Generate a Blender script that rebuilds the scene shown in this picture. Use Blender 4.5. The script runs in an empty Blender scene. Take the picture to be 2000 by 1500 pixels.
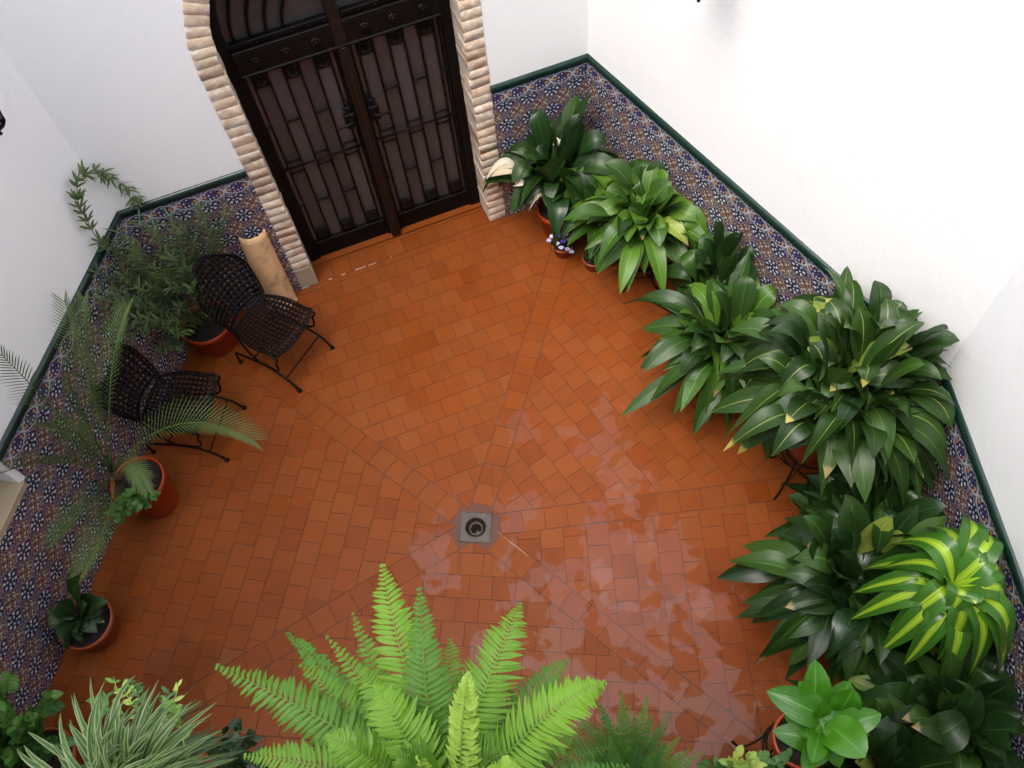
import bpy, bmesh, math, random
from mathutils import Vector, Matrix
sc = bpy.context.scene
COL = sc.collection
rad = math.radians
# ------------------------------------------------------------------ camera
D = Vector((0.0725309, 0.4991876, 0.8634530)); D.normalize()      # straight down, in camera axes (right, down, forward)
e1 = (Vector((1, 0, 0)) - D * D.x).normalized()
e2 = D.cross(e1)
right = Vector((e1.x, -e2.x, -D.x)); down = Vector((e1.y, -e2.y, -D.y)); fwd = Vector((e1.z, -e2.z, -D.z))
cam_d = bpy.data.cameras.new('camera'); cam = bpy.data.objects.new('camera', cam_d); COL.objects.link(cam)
M = Matrix.Identity(4)
for i in range(3):
    M[i][0] = right[i]; M[i][1] = -down[i]; M[i][2] = -fwd[i]
M[0][3], M[1][3], M[2][3] = 0, 0, 5.2
cam.matrix_world = M
cam_d.sensor_fit = 'HORIZONTAL'; cam_d.sensor_width = 36; cam_d.lens = 36 * 1658.95 / 2000
cam_d.clip_start = 0.05; cam_d.clip_end = 200
sc.camera = cam
# ------------------------------------------------------------------ sky, sun, exposure
SUN_EL, SUN_AZ = 68, 226
w = bpy.data.worlds.new('World'); sc.world = w; w.use_nodes = True
wn = w.node_tree
for n in list(wn.nodes): wn.nodes.remove(n)
wo = wn.nodes.new('ShaderNodeOutputWorld'); bg = wn.nodes.new('ShaderNodeBackground'); sky = wn.nodes.new('ShaderNodeTexSky')
sky.sky_type = 'NISHITA'; sky.sun_disc = False; sky.sun_elevation = rad(SUN_EL); sky.sun_rotation = rad(SUN_AZ)
sky.air_density = 1.0; sky.dust_density = 4.5; sky.ozone_density = 0.6; sky.altitude = 100
bg.inputs['Strength'].default_value = 0.15
hs_ = wn.nodes.new('ShaderNodeHueSaturation'); hs_.inputs['Saturation'].default_value = .62
wn.links.new(sky.outputs[0], hs_.inputs['Color']); wn.links.new(hs_.outputs[0], bg.inputs[0]); wn.links.new(bg.outputs[0], wo.inputs[0])
sd = bpy.data.lights.new('sun', 'SUN'); sd.energy = .6; sd.angle = rad(40); sd.color = (1, .96, .90)
so = bpy.data.objects.new('sun', sd); COL.objects.link(so)
az = rad(SUN_AZ)
sdir = Vector((math.sin(az) * math.cos(rad(SUN_EL)), math.cos(az) * math.cos(rad(SUN_EL)), math.sin(rad(SUN_EL))))
so.rotation_euler = sdir.to_track_quat('Z', 'Y').to_euler(); so.location = (0, 0, 12)
sc.view_settings.view_transform = 'Standard'; sc.view_settings.look = 'None'
sc.view_settings.exposure = 1.76; sc.view_settings.gamma = 1; sc.view_settings.use_curve_mapping = False
sc.render.engine = 'CYCLES'

# ------------------------------------------------------------------ helpers
def V(*a): return Vector(a if len(a) > 1 else a[0])
def link(o, parent=None):
    COL.objects.link(o)
    if parent is not None: o.parent = parent
    return o
def thing(name, label, cat, loc=(0, 0, 0), rz=0, group=None):
    o = bpy.data.objects.new(name, None); o.location = loc; o.rotation_euler = (0, 0, rz); o.empty_display_size = .05
    COL.objects.link(o); o['label'] = label; o['category'] = cat
    if group: o['group'] = group
    return o
def mesh(name, vs, fs, mat, uvs=None, smooth=True):
    me = bpy.data.meshes.new(name); me.from_pydata([tuple(v) for v in vs], [], fs)
    if uvs:
        ul = me.uv_layers.new(name='UVMap')
        for p in me.polygons:
            for li in p.loop_indices: ul.data[li].uv = uvs[me.loops[li].vertex_index]
    if smooth:
        for p in me.polygons: p.use_smooth = True
    if mat: me.materials.append(mat)
    return me
def obj(name, me, parent=None, loc=None, rot=None, kind=None, label=None):
    o = bpy.data.objects.new(name, me); link(o, parent)
    if loc is not None: o.location = loc
    if rot is not None: o.rotation_euler = rot
    if kind: o['kind'] = kind
    if label: o['label'] = label
    return o
class MB:
    def __init__(s): s.v = []; s.f = []; s.uv = []
    def add(s, vs, fs, uvs=None):
        b = len(s.v); s.v += [Vector(v) for v in vs]; s.f += [tuple(i + b for i in f) for f in fs]
        s.uv += list(uvs) if uvs else [(0, 0)] * len(vs)
        return s
    def box(s, c, sz, rot=None, bev=0):
        hx, hy, hz = sz[0] / 2, sz[1] / 2, sz[2] / 2
        c = Vector(c)
        if bev <= 0:
            vs = [Vector((x, y, z)) for x in (-hx, hx) for y in (-hy, hy) for z in (-hz, hz)]
            fs = [(0, 1, 3, 2), (4, 6, 7, 5), (0, 4, 5, 1), (2, 3, 7, 6), (0, 2, 6, 4), (1, 5, 7, 3)]
        else:
            bm = bmesh.new(); bmesh.ops.create_cube(bm, size=1)
            for v in bm.verts: v.co = Vector((v.co.x * sz[0], v.co.y * sz[1], v.co.z * sz[2]))
            bmesh.ops.bevel(bm, geom=bm.edges[:], offset=bev, segments=1, affect='EDGES')
            vs = [v.co.copy() for v in bm.verts]; bm.verts.index_update(); fs = [tuple(v.index for v in f.verts) for f in bm.faces]; bm.free()
        if rot is not None: vs = [rot @ v for v in vs]
        return s.add([v + c for v in vs], fs)
    def tube(s, pts, r, n=8, close=False, cap=True):
        pts = [Vector(p) for p in pts]; N = len(pts)
        rs = r if isinstance(r, (list, tuple)) else [r] * N
        vs = []; prev = None
        for i, p in enumerate(pts):
            if close: t = pts[(i + 1) % N] - pts[i - 1]
            else: t = pts[min(i + 1, N - 1)] - pts[max(i - 1, 0)]
            t.normalize()
            if prev is None:
                a = Vector((0, 0, 1)) if abs(t.z) < .9 else Vector((1, 0, 0))
                prev = t.cross(a).normalized()
            u = (prev - t * prev.dot(t)).normalized(); prev = u; q = t.cross(u)
            for k in range(n):
                a = 2 * math.pi * k / n; vs.append(p + (u * math.cos(a) + q * math.sin(a)) * rs[i])
        fs = []
        for i in range(N if close else N - 1):
            j = (i + 1) % N
            for k in range(n): fs.append((i * n + k, i * n + (k + 1) % n, j * n + (k + 1) % n, j * n + k))
        if cap and not close: fs.append(tuple(range(n - 1, -1, -1))); fs.append(tuple((N - 1) * n + k for k in range(n)))
        return s.add(vs, fs)
    def lathe(s, prof, n=32, c=(0, 0, 0), wob=0):
        vs = []; c = Vector(c)
        for r, z in prof:
            for k in range(n):
                a = 2 * math.pi * k / n; rr = r * (1 + wob * math.sin(3 * a + z * 9))
                vs.append(c + Vector((rr * math.cos(a), rr * math.sin(a), z)))
        fs = []
        for i in range(len(prof) - 1):
            for k in range(n): fs.append((i * n + k, i * n + (k + 1) % n, (i + 1) * n + (k + 1) % n, (i + 1) * n + k))
        return s.add(vs, fs)
    def ball(s, c, r, n=8):
        prof = [(max(1e-4, r * math.sin(math.pi * i / 6)), -r * math.cos(math.pi * i / 6)) for i in range(7)]
        return s.lathe(prof, n, c)
    def mesh(s, name, mat, smooth=True): return mesh(name, s.v, s.f, mat, s.uv, smooth)
    def obj(s, name, mat, parent=None, smooth=True, **k): return obj(name, s.mesh(name, mat, smooth), parent, **k)
def spline(pts, n=6):
    pts = [Vector(p) for p in pts]; out = []
    P = [pts[0] * 2 - pts[1]] + pts + [pts[-1] * 2 - pts[-2]]
    for i in range(1, len(P) - 2):
        a, b, c, d = P[i - 1:i + 3]
        for k in range(n):
            t = k / n
            out.append(.5 * (2 * b + (c - a) * t + (2 * a - 5 * b + 4 * c - d) * t * t + (3 * b - a - 3 * c + d) * t ** 3))
    out.append(pts[-1]); return out
def bez(a, b, c, t): return a * (1 - t) ** 2 + b * 2 * t * (1 - t) + c * t * t
def dbez(a, b, c, t): return ((b - a) * (1 - t) + (c - b) * t).normalized()

# ------------------------------------------------------------------ node helpers
class NT:
    def __init__(s, name):
        s.m = bpy.data.materials.new(name); s.m.use_nodes = True; s.t = s.m.node_tree
        s.b = s.t.nodes['Principled BSDF']; s.o = s.t.nodes['Material Output']
    def n(s, typ, **k):
        x = s.t.nodes.new(typ)
        for a, b in k.items(): setattr(x, a, b)
        return x
    def set(s, sock, v):
        if isinstance(v, bpy.types.NodeSocket): s.t.links.new(v, sock)
        else: sock.default_value = v
    def math(s, op, a, b=0.0, c=0.0):
        x = s.n('ShaderNodeMath', operation=op); s.set(x.inputs[0], a); s.set(x.inputs[1], b); s.set(x.inputs[2], c); return x.outputs[0]
    def ss(s, v, lo, hi, a=0.0, b=1.0):
        x = s.n('ShaderNodeMapRange', interpolation_type='SMOOTHSTEP')
        for i, q in enumerate((v, lo, hi, a, b)): s.set(x.inputs[i], q)
        return x.outputs[0]
    def mix(s, f, a, b, mode='MIX'):
        x = s.n('ShaderNodeMix', data_type='RGBA', blend_type=mode)
        s.set(x.inputs[0], f); s.set(x.inputs[6], c4(a)); s.set(x.inputs[7], c4(b)); return x.outputs[2]
    def noise(s, vec, scale, detail=3, rough=.5, col=False, dist=0.0):
        x = s.n('ShaderNodeTexNoise'); 
        if vec is not None: s.set(x.inputs['Vector'], vec)
        x.inputs['Scale'].default_value = scale; x.inputs['Detail'].default_value = detail; x.inputs['Roughness'].default_value = rough; x.inputs['Distortion'].default_value = dist
        return x.outputs[1 if col else 0]
    def sep(s, v):
        x = s.n('ShaderNodeSeparateXYZ'); s.set(x.inputs[0], v); return x.outputs
    def comb(s, a, b, c=0.0):
        x = s.n('ShaderNodeCombineXYZ'); s.set(x.inputs[0], a); s.set(x.inputs[1], b); s.set(x.inputs[2], c); return x.outputs[0]
    def obj(s): return s.n('ShaderNodeTexCoord').outputs['Object']
    def uv(s): return s.n('ShaderNodeTexCoord').outputs['UV']
    def pos(s): return s.n('ShaderNodeNewGeometry').outputs['Position']
    def rnd(s): return s.n('ShaderNodeObjectInfo').outputs['Random']
    def bump(s, h, strength=.3, dist=.01):
        x = s.n('ShaderNodeBump'); x.inputs['Strength'].default_value = strength; x.inputs['Distance'].default_value = dist
        s.set(x.inputs['Height'], h); s.t.links.new(x.outputs[0], s.b.inputs['Normal']); return x.outputs[0]
    def P(s, **k):
        nm = dict(color='Base Color', rough='Roughness', metal='Metallic', spec='Specular IOR Level', coat='Coat Weight', coatr='Coat Roughness')
        for a, b in k.items():
            s.set(s.b.inputs[nm[a]], c4(b) if a == 'color' else b)
        return s
def c4(c):
    if isinstance(c, bpy.types.NodeSocket) or isinstance(c, (int, float)): return c
    return tuple(c) + (1,) if len(c) == 3 else c

# white lime-washed plaster
N = NT('white_plaster'); p = N.pos()
h = N.math('ADD', N.math('MULTIPLY', N.noise(p, 3.5, 4, .55), 1.0), N.math('MULTIPLY', N.noise(p, 45, 5, .6), .25))
wc = N.mix(N.noise(p, 1.2, 4), (.81, .82, .825), (.87, .87, .865)); wc = N.mix(N.ss(N.noise(p, 2.4, 6, .7, dist=1.5), .60, .74, 0, .35), wc, (.70, .69, .66)); N.P(color=wc, rough=.9); N.bump(N.math('ADD', h, N.math('MULTIPLY', N.noise(p, 11, 4, .6, dist=1.2), .5)), .22, .015); M_WALL = N.m
# terracotta floor tile
N = NT('terracotta_tile'); p = N.pos()
at = N.n('ShaderNodeAttribute', attribute_name='rnd').outputs['Fac']
r = N.math('FRACT', N.math('ADD', N.rnd(), at)); r2 = N.math('FRACT', N.math('MULTIPLY', r, 7.31))
base = N.mix(r, (.155, .034, .0056), (.192, .045, .0082))
base = N.mix(N.math('MULTIPLY', r2, .3), base, (.22, .080, .024))
n1 = N.noise(p, 9, 5, .6); n2 = N.noise(p, 70, 4, .6); n3 = N.noise(p, .9, 3, .5)
base = N.mix(N.ss(n1, .35, .7, 0, .5), base, (.22, .048, .007))
base = N.mix(N.ss(n2, .62, .75, 0, .4), base, (.36, .13, .045))
base = N.mix(N.ss(n3, .45, .75, 0, .3), base, (.27, .080, .022))
dirt = N.ss(N.noise(p, 2.3, 6, .65, dist=.6), .56, .72, 0, .45)
base = N.mix(dirt, base, (.13, .034, .010))
N.P(color=base, rough=N.ss(N.noise(p, 1.6, 4, .6, dist=.4), .4, .62, .30, .48), spec=.12)
N.bump(N.math('ADD', N.math('MULTIPLY', N.noise(p, 14, 3), .6), N.math('MULTIPLY', n2, .3)), .16, .006); M_TILE = N.m
N = NT('dark_grout'); p = N.pos(); N.P(color=N.mix(N.noise(p, 6, 4), (.060, .014, .004), (.10, .026, .007)), rough=.6); M_GROUT = N.m
# puddle film: see-through water, mirror by Fresnel
N = NT('water_film')
fr = N.n('ShaderNodeFresnel'); fr.inputs[0].default_value = 1.40
gl = N.n('ShaderNodeBsdfGlossy'); gl.inputs['Roughness'].default_value = .015
tr = N.n('ShaderNodeBsdfTransparent'); mx = N.n('ShaderNodeMixShader')
N.t.links.new(fr.outputs[0], mx.inputs[0]); N.t.links.new(tr.outputs[0], mx.inputs[1]); N.t.links.new(gl.outputs[0], mx.inputs[2]); N.t.links.new(mx.outputs[0], N.o.inputs[0]); M_WATER = N.m
# brick
N = NT('thin_brick'); p = N.pos(); r = N.rnd()
b = N.mix(r, (.50, .36, .25), (.62, .48, .35)); n1 = N.noise(p, 16, 5, .6, dist=.5)
b = N.mix(N.ss(n1, .42, .62, 0, .85), b, (.70, .63, .53)); b = N.mix(N.ss(N.noise(p, 8, 4), .55, .72, 0, .6), b, (.52, .31, .16))
N.P(color=b, rough=.85); N.bump(N.noise(p, 40, 5, .7), .6, .012); M_BRICK = N.m
N = NT('mortar'); p = N.pos(); N.P(color=N.mix(N.noise(p, 20, 4), (.52, .45, .38), (.68, .62, .55)), rough=.95); N.bump(N.noise(p, 60, 4), .5, .01); M_MORTAR = N.m
N = NT('weathered_stone'); p = N.pos(); N.P(color=N.mix(N.noise(p, 9, 6, .7), (.26, .20, .13), (.50, .40, .27)), rough=.85); N.bump(N.noise(p, 30, 6, .7), .6, .012); M_STONE = N.m
# iron
def iron(name, c1, c2, rough=.5):
    N = NT(name); p = N.pos(); N.P(color=N.mix(N.noise(p, 25, 5, .6), c1, c2), rough=rough, spec=.12); N.bump(N.noise(p, 120, 3), .2, .003); return N.m
M_IRON = iron('dark_iron', (.003, .0022, .002), (.007, .005, .004))
M_IRON2 = iron('bronze_iron', (.004, .003, .0025), (.009, .0065, .005), .38)
M_CHAIR = iron('chair_iron', (.003, .0022, .0025), (.007, .0045, .005), .36)
N = NT('wood_seam'); p = N.pos(); N.P(color=N.mix(N.noise(p, 20, 5, .6), (.008, .004, .003), (.018, .009, .005)), rough=.5, spec=.25); M_WOOD = N.m
# door glass: dim ribbed glass, opaque; the dark hall behind is put into its colour
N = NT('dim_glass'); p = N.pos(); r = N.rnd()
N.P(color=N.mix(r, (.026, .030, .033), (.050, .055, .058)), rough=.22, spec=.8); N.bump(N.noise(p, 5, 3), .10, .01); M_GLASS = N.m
# green glazed cap
def glaze(name, c1, c2, rough=.2):
    N = NT(name); p = N.pos(); N.P(color=N.mix(N.math('ADD', N.math('MULTIPLY', N.rnd(), .5), N.math('MULTIPLY', N.noise(p, 12, 3), .5)), c1, c2), rough=rough); return N.m
M_CAP = glaze('green_glaze', (.003, .015, .011), (.005, .026, .018), .22)
# pots
def potmat(name, c1, c2, rough):
    N = NT(name); p = N.pos(); n1 = N.noise(p, 9, 5, .6)
    N.P(color=N.mix(n1, c1, c2), rough=rough); N.bump(N.noise(p, 60, 3), .12, .004); return N.m
M_POT = potmat('clay_pot', (.26, .050, .013), (.33, .080, .026), .42)
M_POTRED = potmat('red_orange_pot', (.34, .034, .004), (.42, .055, .009), .33)
N = NT('potting_soil'); p = N.pos(); N.P(color=N.mix(N.noise(p, 60, 4), (.008, .006, .005), (.035, .022, .015)), rough=.9); N.bump(N.noise(p, 80, 5), 1, .02); M_SOIL = N.m
N = NT('buff_clay'); p = N.pos(); b = N.mix(N.noise(p, 5, 4), (.62, .36, .17), (.70, .44, .23)); b = N.mix(N.ss(N.noise(p, 6, 5, .6, dist=.5), .52, .7, 0, .75), b, (.16, .11, .07))
N.P(color=b, rough=.8); N.bump(N.noise(p, 50, 5), .4, .006); M_TEJA = N.m

# glazed dado tile (pattern in the tile's own coordinates; x along the wall, z up)
PITCH = .175
def tilepattern(name, border=False):
    N = NT(name); ob_ = N.obj(); wob = N.n('ShaderNodeVectorMath', operation='MULTIPLY_ADD'); N.set(wob.inputs[0], N.noise(N.pos(), 38, 2, col=True)); wob.inputs[1].default_value = (.007, .007, .007); N.set(wob.inputs[2], ob_); x, y, z = N.sep(wob.outputs[0])
    if not border:
        u = N.math('ADD', N.math('DIVIDE', x, PITCH), .5); v = N.math('ADD', N.math('DIVIDE', z, PITCH), .5 + .13)
        def cell(a, o):
            f = N.math('FRACT', N.math('ADD', a, o)); return N.math('SUBTRACT', f, .5)
        col = N.mix(N.noise(N.obj(), 30, 2), (.085, .048, .045), (.135, .072, .056))
        cx, cy = cell(u, .5), cell(v, .5); dx, dy = cell(u, 0), cell(v, 0)
        def polar(a, b):
            r = N.math('SQRT', N.math('ADD', N.math('MULTIPLY', a, a), N.math('MULTIPLY', b, b))); return r, N.math('ARCTAN2', b, a)
        rc, ac = polar(cx, cy); rd, ad = polar(dx, dy)
        c4a = N.math('COSINE', N.math('MULTIPLY', ac, 4)); c8a = N.math('COSINE', N.math('MULTIPLY', ac, 8)); d4 = N.math('COSINE', N.math('MULTIPLY', ad, 4)); d8 = N.math('COSINE', N.math('MULTIPLY', ad, 8))
        def band(v_, c_, w_): return N.ss(N.math('ABSOLUTE', N.math('SUBTRACT', v_, c_)), w_, w_ * .55)
        # purple ogee line round the cross
        rad_ = N.math('ADD', .335, N.math('MULTIPLY', c4a, .085))
        col = N.mix(N.ss(N.math('SUBTRACT', rc, rad_), .02, -.02), col, (.030, .032, .062))
        col = N.mix(band(rc, N.math('ADD', rad_, .03), .035), col, (.14, .085, .17))
        # white petals of the cross
        pet = N.math('MULTIPLY', band(rc, .245, .065), N.ss(c8a, .05, .55)); col = N.mix(pet, col, (.60, .61, .66))
        pet = N.math('MULTIPLY', band(rc, .115, .045), N.ss(N.math('MULTIPLY', c4a, -1), .2, .7)); col = N.mix(pet, col, (.50, .54, .62))
        # brown rosette between the crosses
        pet = N.math('MULTIPLY', band(rd, .17, .045), N.ss(d4, .2, .6)); col = N.mix(pet, col, (.50, .45, .42))
        pet = N.math('MULTIPLY', band(rd, .27, .03), N.ss(N.math('MULTIPLY', d8, -1), .5, .8)); col = N.mix(pet, col, (.52, .51, .50))
        vo2 = N.n('ShaderNodeTexVoronoi'); N.set(vo2.inputs['Vector'], N.obj()); vo2.inputs['Scale'].default_value = 88; vo2.inputs['Randomness'].default_value = .6
        col = N.mix(N.math('MULTIPLY', N.ss(vo2.outputs['Distance'], .38, .22), N.ss(rc, .30, .36, 0, .75)), col, (.50, .46, .46))
        col = N.mix(band(rd, .09, .035), col, (.20, .085, .04)); col = N.mix(N.ss(rd, .045, .03), col, (.02, .015, .03))
    else:
        u = N.math('DIVIDE', x, .165); v = N.math('DIVIDE', z, .113)
        a = N.math('ABSOLUTE', u); b = N.math('ABSOLUTE', v)
        col = (.10, .10, .14)
        d = N.math('ADD', N.math('MULTIPLY', a, 1.75), N.math('MULTIPLY', N.math('MULTIPLY', b, b), 4.6))     # lens shape
        col = N.mix(N.ss(d, .98, .90), col, (.46, .46, .46)); col = N.mix(N.ss(d, .80, .74), col, (.035, .03, .10))
        vo = N.n('ShaderNodeTexVoronoi'); N.set(vo.inputs['Vector'], N.comb(N.math('MULTIPLY', u, 7), N.math('MULTIPLY', v, 4.6))); vo.inputs['Scale'].default_value = 1; vo.inputs['Randomness'].default_value = .35
        dots = N.math('MULTIPLY', N.ss(vo.outputs['Distance'], .36, .26), N.ss(d, .78, .72)); col = N.mix(dots, col, (.48, .46, .46))
        rr = N.math('ABSOLUTE', N.math('SUBTRACT', a, .30)); q = N.math('ADD', N.math('MULTIPLY', rr, rr), N.math('MULTIPLY', N.math('MULTIPLY', b, b), .45))
        col = N.mix(N.ss(q, .006, .004), col, (.46, .20, .05))
        sp = N.math('MULTIPLY', N.ss(N.math('ABSOLUTE', N.math('SUBTRACT', N.math('FRACT', N.math('MULTIPLY', N.math('ADD', a, N.math('MULTIPLY', b, .6)), 6)), .5)), .18, .1), N.ss(d, 1.05, 1.15)); col = N.mix(sp, col, (.40, .39, .42))
        col = N.mix(N.ss(b, .42, .44), col, (.016, .02, .07))
    N.P(color=col, rough=.16, spec=.5); N.bump(N.noise(N.pos(), 25, 2), .08, .004); return N.m
M_DADO = tilepattern('glazed_dado_tile'); M_BORDER = tilepattern('glazed_border_tile', True)

# leaves
def leafmat(name, c1, c2, midrib=(.20, .30, .05), mw=.06, rough=.44, stripe=None, sw=.4, edge=None, tip=None, tl=.18, streak=.5, tipp=.55, spec=.5):
    N = NT(name); U_ = N.uv(); u, v, _ = N.sep(U_); r = N.rnd()
    au = N.math('MULTIPLY', N.math('ABSOLUTE', N.math('SUBTRACT', u, .5)), 2)
    at = N.n('ShaderNodeAttribute', attribute_name='rnd').outputs['Fac']
    r = N.math('FRACT', N.math('ADD', r, at))
    st = N.noise(N.comb(N.math('MULTIPLY', u, 14), N.math('MULTIPLY', v, 1.3), N.math('MULTIPLY', r, 30)), 1, 3, .6)
    col = N.mix(r, c1, c2)
    dk = N.mix(streak, (1, 1, 1), (.45, .5, .45)); 
    col = N.mix(N.ss(st, .35, .68), col, N.mix(1.0, col, dk, 'MULTIPLY'))
    if stripe: 
        jit = N.math('MULTIPLY', N.math('SUBTRACT', st, .5), .35)
        col = N.mix(N.ss(N.math('ADD', au, jit), sw + .04, sw - .04), col, stripe); 
        col = N.mix(N.math('MULTIPLY', N.ss(N.math('ABSOLUTE', N.math('SUBTRACT', N.math('ADD', au, jit), sw * .6)), .05, .02), .5), col, c2)
    if midrib: col = N.mix(N.ss(au, mw, mw * .4, 0, .75), col, midrib)
    if edge: col = N.mix(N.ss(N.math('ADD', au, N.math('MULTIPLY', N.math('SUBTRACT', st, .5), .25)), .58, .68), col, edge)
    if tip:
        r3 = N.math('FRACT', N.math('MULTIPLY', r, 5.7)); 
        lim = N.math('SUBTRACT', 1.0, N.math('MULTIPLY', N.ss(r3, tipp, 1.0), .13)); col = N.mix(N.ss(N.math('SUBTRACT', N.math('ADD', v, N.math('MULTIPLY', N.math('SUBTRACT', st, .5), .12)), lim), -.015, .03), col, tip)
    N.P(color=col, rough=rough, spec=spec); bn = N.bump(st, .38, .006)
    t = N.n('ShaderNodeBsdfTranslucent'); N.t.links.new(N.mix(1.0, col, (.9, 1.0, .5), 'MULTIPLY'), t.inputs[0])
    mx = N.n('ShaderNodeMixShader'); mx.inputs[0].default_value = tl
    N.t.links.new(N.b.outputs[0], mx.inputs[1]); N.t.links.new(t.outputs[0], mx.inputs[2]); N.t.links.new(mx.outputs[0], N.o.inputs[0]); return N.m
TAN = (.26, .20, .08)
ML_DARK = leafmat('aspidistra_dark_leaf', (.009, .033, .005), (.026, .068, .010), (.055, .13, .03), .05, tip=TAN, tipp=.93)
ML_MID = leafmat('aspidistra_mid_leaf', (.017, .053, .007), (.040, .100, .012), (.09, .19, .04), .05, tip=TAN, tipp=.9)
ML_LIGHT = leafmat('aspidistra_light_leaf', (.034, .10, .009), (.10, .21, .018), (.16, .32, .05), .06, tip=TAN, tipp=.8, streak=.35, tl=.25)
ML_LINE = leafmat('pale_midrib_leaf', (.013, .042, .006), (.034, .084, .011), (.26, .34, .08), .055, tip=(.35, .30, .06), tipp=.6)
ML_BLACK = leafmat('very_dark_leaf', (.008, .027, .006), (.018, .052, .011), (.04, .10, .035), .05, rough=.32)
ML_CREAM = leafmat('dry_cream_leaf', (.62, .50, .34), (.72, .66, .52), None, streak=.25, rough=.6, tl=.2)
ML_GOLD = leafmat('yellowing_leaf', (.13, .22, .03), (.28, .33, .05), (.4, .4, .1), .05, tip=TAN, tipp=.1, streak=.4)
ML_FERN = leafmat('fern_frond_leaf', (.065, .185, .005), (.19, .38, .014), (.13, .26, .04), .12, rough=.36, tl=.2, streak=.45)
ML_FERNY = leafmat('young_fern_leaf', (.30, .48, .05), (.40, .58, .10), (.2, .4, .06), .1, rough=.3, tl=.3, streak=.2)
ML_FERN2 = leafmat('fine_fern_leaf', (.040, .145, .011), (.085, .24, .020), None, rough=.5, tl=.25, streak=.2)
ML_DRAC = leafmat('striped_dracaena_leaf', (.032, .115, .010), (.052, .165, .016), None, stripe=(.30, .47, .025), sw=.27, rough=.3, tl=.2, streak=.35)
ML_SPIDER = leafmat('spider_plant_leaf', (.045, .12, .025), (.085, .19, .038), None, edge=(.30, .37, .16), rough=.4, tl=.25, streak=.25)
ML_SPIDER2 = leafmat('dim_spider_plant_leaf', (.030, .08, .018), (.055, .12, .028), None, edge=(.18, .22, .10), rough=.45, tl=.25, streak=.25)
ML_BROAD = leafmat('bright_broad_leaf', (.035, .16, .006), (.075, .25, .012), (.14, .38, .06), .05, rough=.28, tl=.22, streak=.25)
ML_OLE = leafmat('narrow_grey_green_leaf', (.030, .062, .016), (.10, .155, .045), (.16, .22, .09), .08, rough=.5, tl=.2, streak=.2)
ML_PALM = leafmat('palm_leaflet', (.06, .12, .025), (.15, .23, .06), None, rough=.5, tl=.2, streak=.2)
ML_IVY = leafmat('ivy_leaf', (.035, .12, .02), (.10, .24, .035), (.2, .35, .1), .06, rough=.4, tl=.2, streak=.2)
ML_VAR = leafmat('variegated_small_leaf', (.12, .28, .03), (.45, .55, .10), (.5, .6, .2), .1, rough=.35, tl=.2, streak=.2)
N = NT('green_stem'); N.P(color=(.07, .11, .03), rough=.6); M_STEM = N.m
N = NT('brown_stem'); p = N.pos(); N.P(color=N.mix(N.noise(p, 30, 4), (.06, .035, .02), (.16, .10, .055)), rough=.8); M_BARK = N.m
N = NT('violet_petal'); N.P(color=N.mix(N.rnd(), (.35, .32, .62), (.62, .62, .74)), rough=.6); M_PETAL = N.m
N = NT('blue_petal'); N.P(color=(.10, .07, .50), rough=.6); M_PETALB = N.m
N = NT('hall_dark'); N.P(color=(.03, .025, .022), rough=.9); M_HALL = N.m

# ------------------------------------------------------------------ plan of the courtyard
BL = V(-2.783, 3.622); BR = V(.2337, 4.8371); RR = V(1.9572, 2.2621); RN = V(2.1084, -.30); LN = V(-3.4277, -.30)
POLY = [LN, RN, RR, BR, BL]                                    # counter-clockwise
DRAIN = V(-.614, 1.951)
WALLH = 6.0; CAPZ = 1.30
db = V(.92757, .37364); nb = V(-.37364, .92757)                # along / into the back wall
FO = V(-1.977, 4.194) - nb * .229                              # s = 0 on the face of the back wall (left side of the door)
def inside_walls(p, m=.02):
    """push a leaf point back inside the courtyard"""
    for i in range(len(POLY)):
        a, b = POLY[i], POLY[(i + 1) % 5]; d = (b - a).normalized(); n = V(-d.y, d.x)
        k = (V(p.x, p.y) - a).dot(n)
        if k < m: p.x += n.x * (m - k); p.y += n.y * (m - k)
    if p.z < .01: p.z = .01
    return p
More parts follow.
